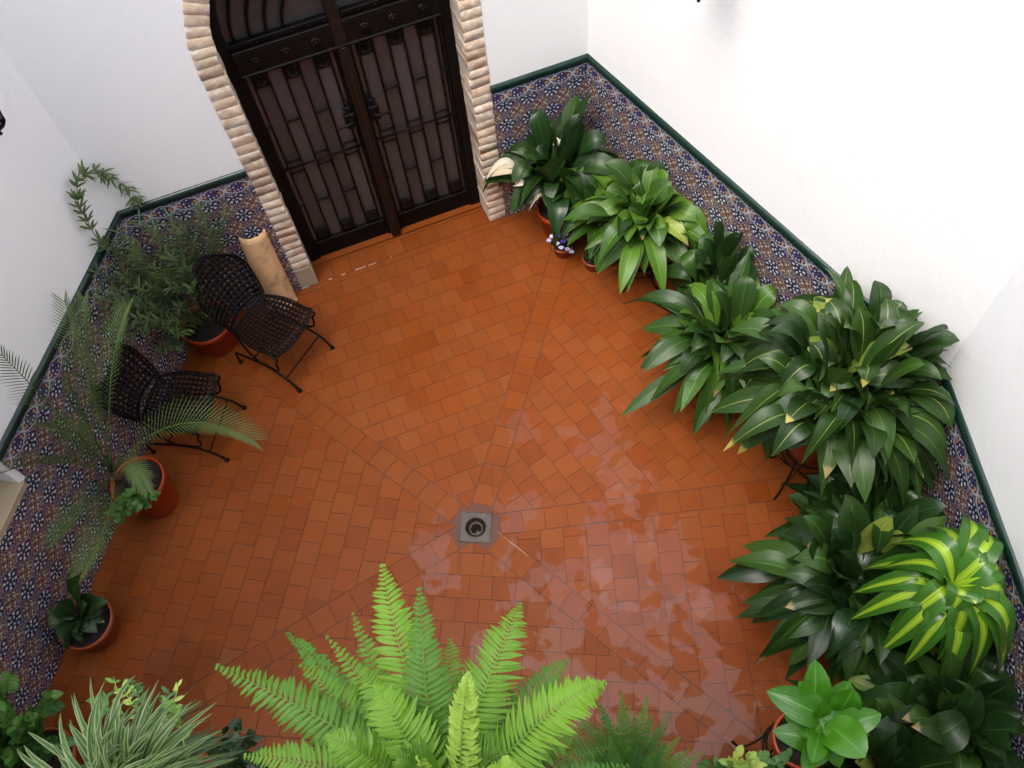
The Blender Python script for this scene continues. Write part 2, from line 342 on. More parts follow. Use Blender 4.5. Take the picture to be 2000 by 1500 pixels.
# ------------------------------------------------------------------ walls
def wall_frame(a, b):
    d = (b - a).normalized(); ang = math.atan2(d.y, d.x); return d, ang
def build_wall(a, b, label, dado_ok=True, hole=None, skip=(), group='courtyard walls'):
    """a to b seen from inside, left to right. local x along, y into the wall, z up"""
    d, ang = wall_frame(a, b); L = (b - a).length
    t = thing('courtyard_wall', label, 'wall', (a.x, a.y, 0), ang, group)
    mb = MB(); TH = .35
    if hole is None:
        mb.box((L / 2, TH / 2, WALLH / 2 - .1), (L + .02, TH, WALLH + .2))
    elif hole[0] == 'arch':
        c, R, sp = hole[1:]
        x0, x1 = c - R, c + R
        mb.box((x0 / 2, TH / 2, WALLH / 2 - .1), (x0, TH, WALLH + .2)); mb.box(((x1 + L) / 2, TH / 2, WALLH / 2 - .1), (L - x1, TH, WALLH + .2))
        n = 20; pts = [(c - R * math.cos(math.pi * i / n), sp + R * math.sin(math.pi * i / n)) for i in range(n + 1)]
        for i in range(n):
            (xa, za), (xb, zb) = pts[i], pts[i + 1]
            vs = [(xa, 0, za), (xb, 0, zb), (xb, 0, WALLH), (xa, 0, WALLH), (xa, TH, za), (xb, TH, zb), (xb, TH, WALLH), (xa, TH, WALLH)]
            mb.add(vs, [(0, 1, 2, 3), (5, 4, 7, 6), (0, 4, 5, 1), (3, 2, 6, 7)])
    elif hole[0] == 'win':
        x0, x1, z0, z1 = hole[1:]
        mb.box((x0 / 2, TH / 2, WALLH / 2 - .1), (x0, TH, WALLH + .2)); mb.box(((x1 + L) / 2, TH / 2, WALLH / 2 - .1), (L - x1, TH, WALLH + .2))
        mb.box(((x0 + x1) / 2, TH / 2, z0 / 2 - .1), (x1 - x0, TH, z0 + .2)); mb.box(((x0 + x1) / 2, TH / 2, (z1 + WALLH) / 2), (x1 - x0, TH, WALLH - z1))
    mb.obj('plaster', M_WALL, t, smooth=False)
    return t, L
# shared tile meshes
def tile_mesh(name, sx, sz, th, mat, bev=.0015):
    mb = MB(); mb.box((0, -th / 2, 0), (sx, th, sz), bev=bev); return mb.mesh(name, mat, False)
ME_D = tile_mesh('tile', PITCH - .0022, PITCH - .0022, .010, M_DADO)
ME_B = tile_mesh('border_tile', .1634, .1115, .012, M_BORDER)
mb = MB()
prof = [(0, 0), (-.014, .0), (-.021, .008), (-.024, .022), (-.021, .038), (-.013, .051), (0, .054)]
vs = [(x, y, z - .027) for x in (-.0822, .0822) for y, z in prof]
n_ = len(prof)
mb.add(vs, [(i, i + 1, n_ + i + 1, n_ + i) for i in range(n_ - 1)]); mb.add(vs, [tuple(range(n_ - 1, -1, -1)), tuple(range(n_, 2 * n_))])
ME_C = mb.mesh('cap_tile', M_CAP, True)
def clip_box_mesh(name, x0, x1, z0, z1, cx, cz, th, mat):
    mb = MB(); mb.box(((x0 + x1) / 2 - cx, -th / 2, (z0 + z1) / 2 - cz), (x1 - x0, th, z1 - z0)); return mb.mesh(name, mat, False)
def dado(t, L, holes=()):
    """holes: (x0, x1, z0, z1) in wall coordinates"""
    mb = MB()
    def blocked(x0, x1, z0, z1): return any(x1 > h[0] + .001 and x0 < h[1] - .001 and z1 > h[2] + .001 and z0 < h[3] - .001 for h in holes)
    def put(name, me, x0, x1, z0, z1, th, mat, full):
        """place a tile, trimmed at wall ends and openings"""
        cx, cz = (x0 + x1) / 2, (z0 + z1) / 2; a, b, c_, d_ = max(x0, 0), min(x1, L), max(z0, .004), z1
        for h in holes:
            if b > h[0] and a < h[1] and d_ > h[2] and c_ < h[3]:
                if a >= h[0] and b <= h[1] and c_ >= h[2]: return
                if c_ < h[2] and a > h[0] - .1 and b < h[1] + .1: d_ = h[2]
                elif a < h[0]: b = min(b, h[0])
                elif b > h[1]: a = max(a, h[1])
                else: return
        if b - a < .008 or d_ - c_ < .008: return
        if abs((b - a) - (x1 - x0)) < 1e-4 and abs((d_ - c_) - (z1 - z0)) < 1e-4: m_ = me
        elif name == 'cap_tile':
            m_ = me.copy(); 
            for v in m_.vertices: v.co.x = (a - cx + .0007) if v.co.x < 0 else (b - cx - .0007)
        else: m_ = clip_box_mesh(name, a + .0008, b - .0008, c_ + .0008, d_ - .0008, cx, cz, th, mat)
        o = obj(name, m_, t, (cx, random.uniform(-.0008, .0004), cz), (random.uniform(-.006, .006), 0, random.uniform(-.006, .006)) if name == 'tile' else None)
    k = 0
    nx = int(L / PITCH) + 1
    for r_ in range(7):
        z1 = 1.133 - r_ * PITCH; z0 = z1 - PITCH
        for i in range(nx): put('tile', ME_D, i * PITCH, (i + 1) * PITCH, z0, z1, .010, M_DADO, True)
    for i in range(int(L / .165) + 1):
        put('border_tile', ME_B, i * .165, (i + 1) * .165, 1.133, 1.246, .012, M_BORDER, True)
        put('cap_tile', ME_C, i * .165, (i + 1) * .165, 1.246, 1.30, .034, M_CAP, True)
random.seed(3)
tB, LBk = build_wall(BL, BR, 'white plastered wall around the iron door, with patterned tile dado below', hole=('arch', .961 + .72, .80, 2.12))
s0 = .961                                                       # wall x of door coordinate s = 0
dado(tB, LBk, [(s0 - .125, s0 + 1.575, 0, 3)])
tR, LRt = build_wall(BR, RR, 'white wall behind the row of potted aspidistras, meeting the door wall at the back corner'); dado(tR, LRt)
tQ, LQt = build_wall(RR, RN, 'white wall beside the striped yellow-green dracaena, lower right'); dado(tQ, LQt)
WX0 = (BL - LN).length
wy = lambda y: (y - LN.y) / (BL.y - LN.y) * WX0
tL, LLt = build_wall(LN, BL, 'white wall behind the two iron chairs and the potted palm', hole=('win', wy(.75), wy(1.90), 1.0, 2.25))
dado(tL, LLt, [(wy(.75) - .03, wy(1.90) + .03, 1.0, 3)])
tN, LNt = build_wall(RN, LN, 'plain white wall below the viewer, carrying the plant shelf'); dado(tN, LNt)
# window in left wall
t = thing('window', 'stone-silled window opening in the left wall beyond the palm', 'window', (LN.x, LN.y, 0), wall_frame(LN, BL)[1])
x0, x1 = wy(.75), wy(1.90)
mb = MB(); mb.box(((x0 + x1) / 2, .115, 1.0 - .004), (x1 - x0 + .03, .27, .05), bev=.006); mb.obj('sill', M_STONE, t, smooth=False)
mb = MB()
for x in (x0 + .03, x1 - .03, (x0 + x1) / 2): mb.box((x, .20, 1.62), (.06, .05, 1.16))
for z in (1.06, 2.2): mb.box(((x0 + x1) / 2, .195, z), (x1 - x0 - .01, .05, .06))
mb.obj('frame', M_WOOD, t, smooth=False)
mb = MB(); mb.box(((x0 + x1) / 2, .215, 1.62), (x1 - x0 - .02, .01, 1.14)); mb.obj('pane', M_GLASS, t, smooth=False)

# ------------------------------------------------------------------ door surround of thin bricks
ang_b = math.atan2(db.y, db.x)
tA = thing('brick_arch', 'arched surround of thin pale bricks framing the dark iron door', 'door surround', (FO.x, FO.y, 0), ang_b)
PROUD = .007; DEP = .229
def brick(cx, cz, w_, h_, rot=0, dep=DEP - .003, seed=0):
    rnd = random.Random(seed); mb = MB(); jw = rnd.uniform(-.003, .003)
    bm = bmesh.new(); bmesh.ops.create_cube(bm, size=1)
    for v in bm.verts: v.co = Vector((v.co.x * (w_ + jw), v.co.y * (dep + PROUD), v.co.z * h_))
    bmesh.ops.bevel(bm, geom=bm.edges[:], offset=.0035, segments=1, affect='EDGES')
    for v in bm.verts: v.co += Vector((rnd.uniform(-1, 1), rnd.uniform(-.6, .6), rnd.uniform(-1, 1))) * .0028
    vs = [v.co.copy() for v in bm.verts]; bm.verts.index_update(); fs = [tuple(v.index for v in f.verts) for f in bm.faces]; bm.free()
    mb.add(vs, fs); me = mb.mesh('brick', M_BRICK, True)
    o = obj('brick', me, tA, (cx + rnd.uniform(-.003, .003), (dep - PROUD) / 2 + rnd.uniform(-.0015, .0015), cz), (rnd.uniform(-.01, .01), rot, rnd.uniform(-.012, .012)))
    return o
PH = .0735
k = 0
for side in (0, 1):
    z = .0
    if side == 0:
        mb = MB(); mb.box((-.068, (DEP - PROUD) / 2, .115), (.150, DEP + PROUD - .004, .222), bev=.012); mb.obj('stone_block', M_STONE, tA, smooth=False); z = .232
    while z < 2.10:
        h_ = .055 if side or z > .2 else .055
        cx = -.062 if side == 0 else 1.44 + .068
        brick(cx, z + PH / 2, .136, .0685, seed=k); z += PH; k += 1
n = 36
for i in range(n):
    a = math.pi * (i + .5) / n; R = .72 + .066 - .012
    brick(.72 - (R) * math.cos(a), 2.125 + R * math.sin(a), .136, .066, rot=-(math.pi - a) if False else a, seed=500 + i)
mb = MB(); mb.box((-.063, DEP / 2, 1.06), (.136, DEP - .002, 2.12)); mb.box((1.44 + .068, DEP / 2, 1.06), (.136, DEP - .002, 2.12))
R0, R1 = .722, .83
for i in range(n):
    a, b = math.pi * i / n, math.pi * (i + 1) / n
    P4 = [(.72 - r_ * math.cos(q), y, 2.12 + r_ * math.sin(q)) for y in (-.001, DEP) for r_, q in ((R0, a), (R0, b), (R1, b), (R1, a))]
    mb.add(P4, [(0, 1, 2, 3), (7, 6, 5, 4), (0, 4, 5, 1), (3, 2, 6, 7)])
mb.obj('mortar', M_MORTAR, tA, smooth=False)

# ------------------------------------------------------------------ iron double door
tD = thing('iron_door', 'dark double iron door with bars, rosettes and dim glass under the brick arch', 'door', (V(FO.x, FO.y) + nb * DEP).to_tuple() + (0,), ang_b)
W_ = 1.44
def par(parent, name, mb, mat, smooth=False): return mb.obj(name, mat, parent, smooth=smooth)
# dark board standing in for the unlit hall behind
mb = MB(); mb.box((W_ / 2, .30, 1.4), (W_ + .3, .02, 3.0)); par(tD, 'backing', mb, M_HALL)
# outer frame
mb = MB()
mb.box((.035, .015, 1.06), (.07, .075, 2.12)); mb.box((W_ - .035, .015, 1.06), (.07, .075, 2.12))
for i in range(28):
    a, b = math.pi * i / 28, math.pi * (i + 1) / 28
    P4 = [(.72 - r_ * math.cos(q), y, 2.12 + r_ * math.sin(q)) for y in (-.0225, .0525) for r_, q in ((.65, a), (.65, b), (.719, b), (.719, a))]
    mb.add(P4, [(3, 2, 1, 0), (4, 5, 6, 7), (1, 5, 4, 0), (7, 6, 2, 3)])
par(tD, 'frame', mb, M_IRON)
# transom beam
mb = MB(); mb.box((W_ / 2, -.012, 1.885), (W_ - .144, .075, .15), bev=.008)
mb.box((W_ / 2, -.045, 1.805), (W_ - .146, .035, .022), bev=.006); mb.box((W_ / 2, -.040, 1.967), (W_ - .146, .03, .018), bev=.005)
tb = mb.obj('transom_beam', M_IRON2, tD, smooth=False)
def rosette_mb(R=.034, d=.012):
    mb = MB(); n = 24; vs = [(0, -d * 1.3, 0)]; fs = []
    for j, (rr, dd) in enumerate(((.28, 1.2), (.36, .5), (.7, 1.0), (.9, .9), (1, 0))):
        for i in range(n):
            a = 2 * math.pi * i / n; q = rr * R * (1 + (.10 * math.cos(8 * a) if rr > .4 else 0)); vs.append((q * math.cos(a), -d * dd * (1 + (.35 * math.cos(8 * a) if .5 < rr < .95 else 0)), q * math.sin(a)))
    for i in range(n): fs.append((0, 1 + i, 1 + (i + 1) % n))
    for j in range(4):
        for i in range(n): a = 1 + j * n; fs.append((a + i, a + n + i, a + n + (i + 1) % n, a + (i + 1) % n))
    mb.add(vs, fs); return mb
me_ros = rosette_mb().mesh('rosette', M_IRON2)
for x in (.191, .380, .567, .878, 1.061, 1.254): obj('rosette', me_ros, tb, (x, -.0495, 1.880))
# central mullion
mb = MB(); mb.box((.716, -.02, 1.13), (.075, .08, 2.24), bev=.006); mb.box((.716, -.064, .94), (.032, .014, 1.72), bev=.004); par(tD, 'mullion', mb, M_WOOD)
mb = MB(); mb.box((.72, -.01, .006 + .006), (1.438, .10, .022)); par(tD, 'threshold', mb, M_TILE)
# lunette
lun = MB(); lun.box((W_ / 2, -.004, 1.995), (W_ - .16, .05, .035), bev=.005)
for i in range(12):
    x = .135 + i * .1055
    if abs(x - .716) < .05: continue
    lun.ball((x, -.036, 1.992), .010)
lu = lun.obj('lunette', M_IRON, tD, smooth=False)
for R in (.60, .50, .40, .30):
    for sgn in (-1, 1):
        mb = MB(); cxx = .716 + sgn * .03
        pts = [(cxx + sgn * (R - .03) * math.cos(math.pi / 2 * i / 14), -.01, 2.0 + R * 1.0 * math.sin(math.pi / 2 * i / 14)) for i in range(15)]
        mb.tube(pts, .011, 6); mb.obj('arc_bar', M_IRON, lu)
for sgn in (-1, 1):
    mb = MB(); R = .652; n = 16; cx_ = .716 + sgn * .039
    vs = [(cx_, .012, 2.01)] + [(.72 + sgn * R * math.cos(math.pi / 2 * i / n), .012, 2.01 + (R + .11) * math.sin(math.pi / 2 * i / n)) for i in range(n)] + [(cx_, .012, 2.01 + R + .1)]
    mb.add(vs, [tuple(range(len(vs)))]); mb.obj('glass_pane', M_GLASS, lu, smooth=False)
me_ball = MB().ball((0, 0, 0), .0095).mesh('bolt', M_IRON)
def make_leaf(x0, x1, mirror):
    """one leaf: bars, cross bars, rosette squares, middle rod, kick plate"""
    lf = MB(); wd = x1 - x0
    lf.box((x0 + .010, .004, .90), (.02, .04, 1.76)); lf.box((x1 - .010, .004, .90), (.02, .04, 1.76))
    lf.box(((x0 + x1) / 2, .004, .185), (wd - .042, .05, .035), bev=.006); lf.box(((x0 + x1) / 2, .0, 1.778), (wd - .042, .04, .018))
    L_ = lf.obj('door_leaf', M_IRON, tD, smooth=False)
    mb = MB(); mb.box(((x0 + x1) / 2, .01, .094), (wd - .042, .03, .146), bev=.004); mb.obj('kick_plate', M_IRON, L_, smooth=False)
    xb = [x0 + .052 + i * (wd - .104) / 5 for i in range(6)]
    for x in xb:
        mb = MB(); mb.box((x, -.008, .985), (.014, .015, 1.57), bev=.003); mb.obj('bar', M_IRON, L_, smooth=False)
    edges = [x0 + .02] + xb + [x1 - .02]
    for i in range(7):
        a, b = edges[i], edges[i + 1]; c = (a + b) / 2; w = b - a
        if i % 2 == 0:
            for z in (1.358, .612):
                mb = MB(); mb.tube([(a - .006, -.012, z), (b + .006, -.012, z)], .0085, 6); mb.obj('cross_bar', M_IRON, L_)
        else:
            for z in (1.705, .268):
                mb = MB(); mb.box((c, -.008, z), (w - .012, .014, .088), bev=.004)
                r_ = rosette_mb(.030, .012); mb.add([v + Vector((c, -.015, z)) for v in r_.v], r_.f)
                mb.tube([(a, -.014, z + (.062 if z > 1 else .062)), (b, -.014, z + .062)], .007, 6)
                mb.obj('rosette_plate', M_IRON2, L_, smooth=False)
            for z in (1.038, .932):
                mb = MB(); mb.tube([(a, -.014, z), (b, -.014, z)], .008, 6); mb.obj('cross_bar', M_IRON, L_)
            for z in (1.006, .962, 1.765):
                for x in (a, b): obj('bolt', me_ball, L_, (x, -.022, z))
        mb = MB(); mb.box((c, .012, .985), (w - .004, .006, 1.56)); mb.obj('glass_pane', M_GLASS, L_, smooth=False)
    mb = MB(); mb.tube([(x0 + .012, -.020, .985), (x1 - .012, -.020, .985)], .0085, 8); mb.obj('middle_rod', M_IRON, L_)
    s = -1 if mirror else 1; lx = (x1 - .045) if not mirror else (x0 + .045)
    mb = MB(); mb.box((lx, -.030, 1.225), (.075, .035, .12), bev=.006); mb.tube(spline([(lx, -.05, 1.245), (lx, -.085, 1.245), (lx - s * .06, -.09, 1.24), (lx - s * .10, -.085, 1.235)], 4), .009, 8); mb.obj('lock', M_IRON, L_, smooth=False)
    mb = MB(); mb.tube([(lx - .03, -.03, 1.33), (lx + .03, -.03, 1.33)], .008, 6); mb.obj('latch', M_IRON2, L_)
make_leaf(.074, .677, False); make_leaf(.755, 1.366, True)

# ------------------------------------------------------------------ floor
fl = bpy.data.objects.new('floor', None); COL.objects.link(fl); fl['kind'] = 'structure'; fl['label'] = 'wet terracotta tiled courtyard floor sloping to a square drain'
mb = MB(); P5 = [(p.x, p.y, -.0035) for p in POLY]
hole = .094
# grout bed with a square hole for the drain
dcs = [DRAIN + V(sx * hole, sy * hole) for sx, sy in ((-1, -1), (1, -1), (1, 1), (-1, 1))]
dcs3 = [(p.x, p.y, -.0035) for p in dcs]
bm = bmesh.new()
out_v = [bm.verts.new(p) for p in P5]; in_v = [bm.verts.new(p) for p in dcs3]
es = [bm.edges.new((out_v[i], out_v[(i + 1) % 5])) for i in range(5)] + [bm.edges.new((in_v[i], in_v[(i + 1) % 4])) for i in range(4)]
bmesh.ops.triangle_fill(bm, use_beauty=True, use_dissolve=False, edges=es)
me = bpy.data.meshes.new('grout_bed'); bm.normal_update()
for f in bm.faces:
    if f.normal.z < 0: f.normal_flip()
bm.to_mesh(me); bm.free(); me.materials.append(M_GROUT); obj('grout_bed', me, fl)
# door step strip under the arch
a0 = V(FO.x, FO.y); q = [a0, a0 + db * 1.44, a0 + db * 1.44 + nb * .22, a0 + nb * .22]
mb = MB(); mb.add([(p.x, p.y, -.0055) for p in q], [(0, 1, 2, 3)]); mb.obj('grout_bed', M_GROUT, fl)

def clip(poly, a, n):
    """keep side where (p-a).n >= 0"""
    out = []
    for i in range(len(poly)):
        p, q = poly[i], poly[(i + 1) % len(poly)]; dp, dq = (p - a).dot(n), (q - a).dot(n)
        if dp >= 0: out.append(p)
        if (dp >= 0) != (dq >= 0): out.append(p + (q - p) * (dp / (dp - dq)))
    return out
def area(poly): return sum(poly[i].x * poly[(i + 1) % len(poly)].y - poly[(i + 1) % len(poly)].x * poly[i].y for i in range(len(poly))) / 2
def clip_room(poly):
    for i in range(5):
        a, b = POLY[i], POLY[(i + 1) % 5]; d = (b - a).normalized(); n = V(-d.y, d.x); poly = clip(poly, a + n * .004, n)
        if len(poly) < 3: return []
    return poly
def minus_drain(poly):
    """pieces of poly outside the drain square"""
    res = []; cur = poly
    for a, n in ((dcs[0], V(-1, 0)), (dcs[1], V(1, 0)), (dcs[0], V(0, -1)), (dcs[2], V(0, 1))):
        a2 = a + n * .014; o = clip(cur, a2, n)
        if len(o) >= 3 and area(o) > 2e-4: res.append(o)
        cur = clip(cur, a2, -n)
        if len(cur) < 3: break
    return res
TS, GAP = .146, .0030
tiles = []        # (polygon, full?, centre, angle)
def lay(ang, region, off=(0, 0)):
    d = V(math.cos(ang), math.sin(ang)); n = V(-d.y, d.x)
    for i in range(-45, 46):
        for j in range(-45, 46):
            c = DRAIN + d * ((i + (.5 if j % 2 else 0)) * TS + off[0]) + n * (j * TS + off[1])
            if (c - V(-.6, 2)).length > 3.9: continue
            hs = (TS - GAP) / 2
            sq = [c + d * sx * hs + n * sy * hs for sx, sy in ((-1, -1), (1, -1), (1, 1), (-1, 1))]
            p = sq
            for a_, n_2 in region:
                p = clip(p, a_, n_2)
                if len(p) < 3: break
            if len(p) < 3: continue
            p = clip_room(p)
            if len(p) < 3: continue
            full = abs(area(p) - hs * hs * 4) < 1e-6
            near = (c - DRAIN).length < .3
            for q in (minus_drain(p) if near else [p]):
                if area(q) < 3e-4: continue
                tiles.append((q, full and abs(area(q) - hs * hs * 4) < 1e-6, c, ang))
BANDS = [rad(142.4), rad(74.6), rad(6.0), rad(-40.2), rad(-148.5)]
BW = TS * .5 + .003
def wedge(a_hi, a_lo):
    # region between bearing a_lo and a_hi (ccw from lo to hi), outside the bands
    dh, dl = V(math.cos(a_hi), math.sin(a_hi)), V(math.cos(a_lo), math.sin(a_lo)); nh, nl = V(dh.y, -dh.x), V(-dl.y, dl.x)
    return [(DRAIN + nh * BW, nh), (DRAIN + nl * BW, nl)]
random.seed(11)
lay(rad(81), wedge(BANDS[4] + 2 * math.pi, BANDS[0]), (.05, .03))
lay(rad(21.6), wedge(BANDS[0], BANDS[1]), (.02, .04))
lay(rad(-56.4), wedge(BANDS[1], BANDS[2]), (.06, .01))
lay(rad(-87.5), wedge(BANDS[2], BANDS[3]), (.03, .05))
lay(rad(-4.6), wedge(BANDS[3], BANDS[4]), (.0, .045))
for a_ in BANDS:                                               # radial bands of tiles from the drain to the corners
    d = V(math.cos(a_), math.sin(a_)); n = V(-d.y, d.x); hs = (TS - GAP) / 2
    for i in range(32):
        c = DRAIN + d * ((i + .5) * TS + .16)
        sq = [c + d * sx * hs + n * sy * hs for sx, sy in ((-1, -1), (1, -1), (1, 1), (-1, 1))]
        p = clip_room(sq)
        if len(p) < 3: continue
        for q in (minus_drain(p) if i < 2 else [p]):
            if area(q) > 3e-4: tiles.append((q, len(q) == 4 and abs(area(q) - hs * hs * 4) < 1e-6, c, a_))
for i in range(10):                                            # row under the door arch
    for j in range(2):
        hs = (TS - GAP) / 2; c = a0 + db * ((i + .5) * TS - .005) + nb * (.073 + .146 * j)
        sq = [c + db * sx * hs + nb * sy * hs for sx, sy in ((-1, -1), (1, -1), (1, 1), (-1, 1))]
        p = clip(clip(clip(sq, a0 + nb * .21, -nb), a0 + db * .002, db), a0 + db * 1.438, -db)
        if len(p) > 2: tiles.append((p, False, c, ang_b))
def tile_geo(poly, c, ang, mb, rnd):
    """low bevelled slab, local to c when ang is given"""
    n = len(poly); g = sum((p for p in poly), V(0, 0)) / n
    tilt = (rnd.uniform(-.004, .004), rnd.uniform(-.004, .004)); dz = rnd.uniform(-.0007, .0007)
    vs = []
    for z, k in ((-.008, 0), (-.0018, 0), (0, .0022)):
        for p in poly:
            q = p + (g - p).normalized() * k if k else p
            l = q - c; vs.append((l.x, l.y, z + dz + (tilt[0] * l.x + tilt[1] * l.y)))
    fs = [tuple(2 * n + i for i in range(n))]
    for j in range(2):
        for i in range(n): fs.append((j * n + i, j * n + (i + 1) % n, (j + 1) * n + (i + 1) % n, (j + 1) * n + i))
    mb.add(vs, fs)
def cam_px(p):
    l = M.inverted() @ Vector((p[0], p[1], 0)); f_ = 1658.95 / -l.z; return 1000 + l.x * f_, 750 - l.y * f_, -l.z
order = []
for i, (q, full, c, a_) in enumerate(tiles):
    x, y, dpt = cam_px(c)
    score = area(q) / dpt ** 2 if (60 < x < 1560 and 380 < y < 1420 and not (y > 1180 and 450 < x < 1150)) else -1
    order.append((score, i))
order.sort(reverse=True)
single = set(i for s_, i in order[:298] if s_ > 0)
hs = (TS - GAP) / 2; full_meshes = []
for k in range(8):
    mb = MB(); tile_geo([V(-hs, -hs), V(hs, -hs), V(hs, hs), V(-hs, hs)], V(0, 0), 0, mb, random.Random(k)); full_meshes.append(mb.mesh('floor_tile', M_TILE, False))
rest = MB(); rest_r = []
for i, (q, full, c, a_) in enumerate(tiles):
    rnd = random.Random(i + 100)
    if i in single:
        if full: obj('floor_tile', full_meshes[i % 8], fl, (c.x, c.y, 0), (0, 0, a_ + rnd.uniform(-.006, .006)))
        else:
            mb = MB(); tile_geo(q, c, 0, mb, rnd); obj('floor_tile', mb.mesh('floor_tile', M_TILE, False), fl, (c.x, c.y, 0))
    else:
        m2 = MB(); tile_geo(q, c, 0, m2, rnd); nf = len(m2.f); rest.add([v_ + Vector((c.x, c.y, 0)) for v_ in m2.v], m2.f); rest_r += [rnd.random()] * nf
me = rest.mesh('floor_tiles', M_TILE, False)
at = me.attributes.new('rnd', 'FLOAT', 'FACE'); at.data.foreach_set('value', rest_r)
obj('floor_tiles', me, fl, kind='stuff')
# mortar flecks along the joint in front of the door
mb = MB(); rnd = random.Random(5)
for s_ in (.10, .20, .33, .345, .38, .42, .455, .47, .60):
    p = a0 + db * (s_ + rnd.uniform(-.01, .01)) + nb * -.002; L_ = rnd.uniform(.015, .04); w_ = rnd.uniform(.003, .006)
    q = [p - db * L_ / 2 - nb * w_ / 2, p + db * L_ / 2 - nb * w_ / 2, p + db * L_ / 2.3 + nb * w_ / 2, p - db * L_ / 2.2 + nb * w_ / 2]
    mb.add([(v.x, v.y, .0015) for v in q] + [(v.x, v.y, -.003) for v in q], [(0, 1, 2, 3), (0, 4, 5, 1), (1, 5, 6, 2), (2, 6, 7, 3), (3, 7, 4, 0)])
mb.obj('mortar_fleck', M_MORTAR, fl, smooth=False, kind='stuff')
# drain
dr = thing('floor_drain', 'square metal drain with a round dark hole in the middle of the terracotta floor', 'drain', (DRAIN.x, DRAIN.y, 0), rad(-3.7))
N = NT('drain_metal'); p = N.pos(); N.P(color=N.mix(N.noise(p, 30, 5), (.045, .036, .030), (.10, .080, .065)), rough=.45, metal=.3); M_DR = N.m
N = NT('drain_inside'); N.P(color=(.025, .014, .012), rough=.35); M_DR2 = N.m
S_, R_ = .103, .066; nn = 32; mb = MB(); vs = []; fs = []
for i in range(nn):
    a = 2 * math.pi * i / nn; c_, s_ = math.cos(a), math.sin(a); k = S_ / max(abs(c_), abs(s_)); vs.append((k * c_, k * s_, .0015))
vs += [(R_ * math.cos(2 * math.pi * i / nn), R_ * math.sin(2 * math.pi * i / nn), .0015) for i in range(nn)]
for i in range(nn): fs.append((i, (i + 1) % nn, nn + (i + 1) % nn, nn + i))
mb.add(vs, fs); mb.add([(v[0], v[1], -.012) for v in vs[:nn]] + vs[:nn], [(i, (i + 1) % nn, nn + (i + 1) % nn, nn + i) for i in range(nn)])
mb.obj('plate', M_DR, dr, smooth=False)
mb = MB(); mb.lathe([(.100, .002), (.1005, .0035), (.094, .0035), (.0935, .002)], 4); mb2 = MB()
fr4 = [(sx * .1, sy * .1, .0035) for sx, sy in ((-1, -1), (1, -1), (1, 1), (-1, 1))]; mb2.tube(fr4, .003, 4, close=True); mb2.obj('edge_rim', M_DR, dr, smooth=False)
mb = MB(); mb.lathe([(.070, .0015), (.068, .006), (.064, .006), (.062, -.015), (.058, -.02), (.050, -.035), (.034, -.040), (.031, -.045), (.030, -.12), (.0005, -.121)], 32); mb.obj('cup', M_DR2, dr)
mb = MB(); mb.lathe([(.047, -.030), (.045, -.020), (.036, -.020), (.034, -.032)], 32); mb.obj('ring', M_DR, dr)
# straw on the floor by the drain
mb = MB(); mb.tube([(-0.470,1.910,0.006), (-0.378,1.836,0.005), (-0.274,1.748,0.006)], .0019, 6)
o = mb.obj('straw', M_TEJA); o['label'] = 'thin pale straw lying on the tiles just right of the drain'; o['category'] = 'straw'

# puddles: flat irregular sheets of water
from mathutils import noise as mn
def puddle(name, label, cx, cy, rx, ry, rot, thr, seed, cell=.016, z=[.0022]):
    ca, sa = math.cos(rot), math.sin(rot); z[0] += .0006; zz = z[0]
    def f(x, y):
        dx, dy = x - cx, y - cy; u, v = (dx * ca + dy * sa) / rx, (-dx * sa + dy * ca) / ry
        e = 1 - (u * u + v * v)
        nz = mn.fractal(Vector((x * 2.6 + seed, y * 2.6, seed)), .8, 2.2, 5) + .35 * mn.noise(Vector((x * 14, y * 14, seed)))
        return min(e * 1.4, .9) + nz * 2.3 + .55 * mn.noise(Vector((x * 6.5, y * 6.5, seed + 4))) - thr
    nx, ny = int(2 * max(rx, ry) / cell), int(2 * max(rx, ry) / cell); mr = max(rx, ry)
    mb = MB(); ids = {}
    def vid(x, y):
        k = (round(x * 1e5), round(y * 1e5))
        if k not in ids: ids[k] = len(mb.v); mb.v.append(Vector((x, y, zz))); mb.uv.append((0, 0))
        return ids[k]
    F = {}
    def g(i, j):
        if (i, j) not in F: F[i, j] = f(cx - mr + i * cell, cy - mr + j * cell)
        return F[i, j]
    for i in range(nx):
        for j in range(ny):
            cs = [(i, j), (i + 1, j), (i + 1, j + 1), (i, j + 1)]; vals = [g(*c) for c in cs]
            if max(vals) <= 0: continue
            poly = []
            for k in range(4):
                (i1, j1), (i2, j2) = cs[k], cs[(k + 1) % 4]; a, b = vals[k], vals[(k + 1) % 4]
                x1, y1, x2, y2 = cx - mr + i1 * cell, cy - mr + j1 * cell, cx - mr + i2 * cell, cy - mr + j2 * cell
                if a > 0: poly.append(vid(x1, y1))
                if (a > 0) != (b > 0):
                    t_ = a / (a - b); poly.append(vid(x1 + (x2 - x1) * t_, y1 + (y2 - y1) * t_))
            poly = [p for k, p in enumerate(poly) if p != poly[k - 1]]
            if len(poly) >= 3: mb.f.append(tuple(poly))
    if mb.f:
        o = mb.obj(name, M_WATER, smooth=False); o['label'] = label; o['kind'] = 'structure'
puddle('puddle', 'broad shallow puddle on the tiles right of the fern', .42, 1.12, 1.05, .72, rad(-25), .75, 3.1)
puddle('puddle', 'film of water between the drain and the middle of the floor', -.25, 2.2, 1.0, .85, rad(20), 1.6, 8.3)
puddle('puddle', 'patch of water in front of the potted plants on the right', .75, 1.9, .8, .75, rad(0), 1.45, 12.7)
puddle('puddle', 'small puddle near the lower left corner of the floor', -2.45, .95, .35, .25, rad(10), .55, 21.4)

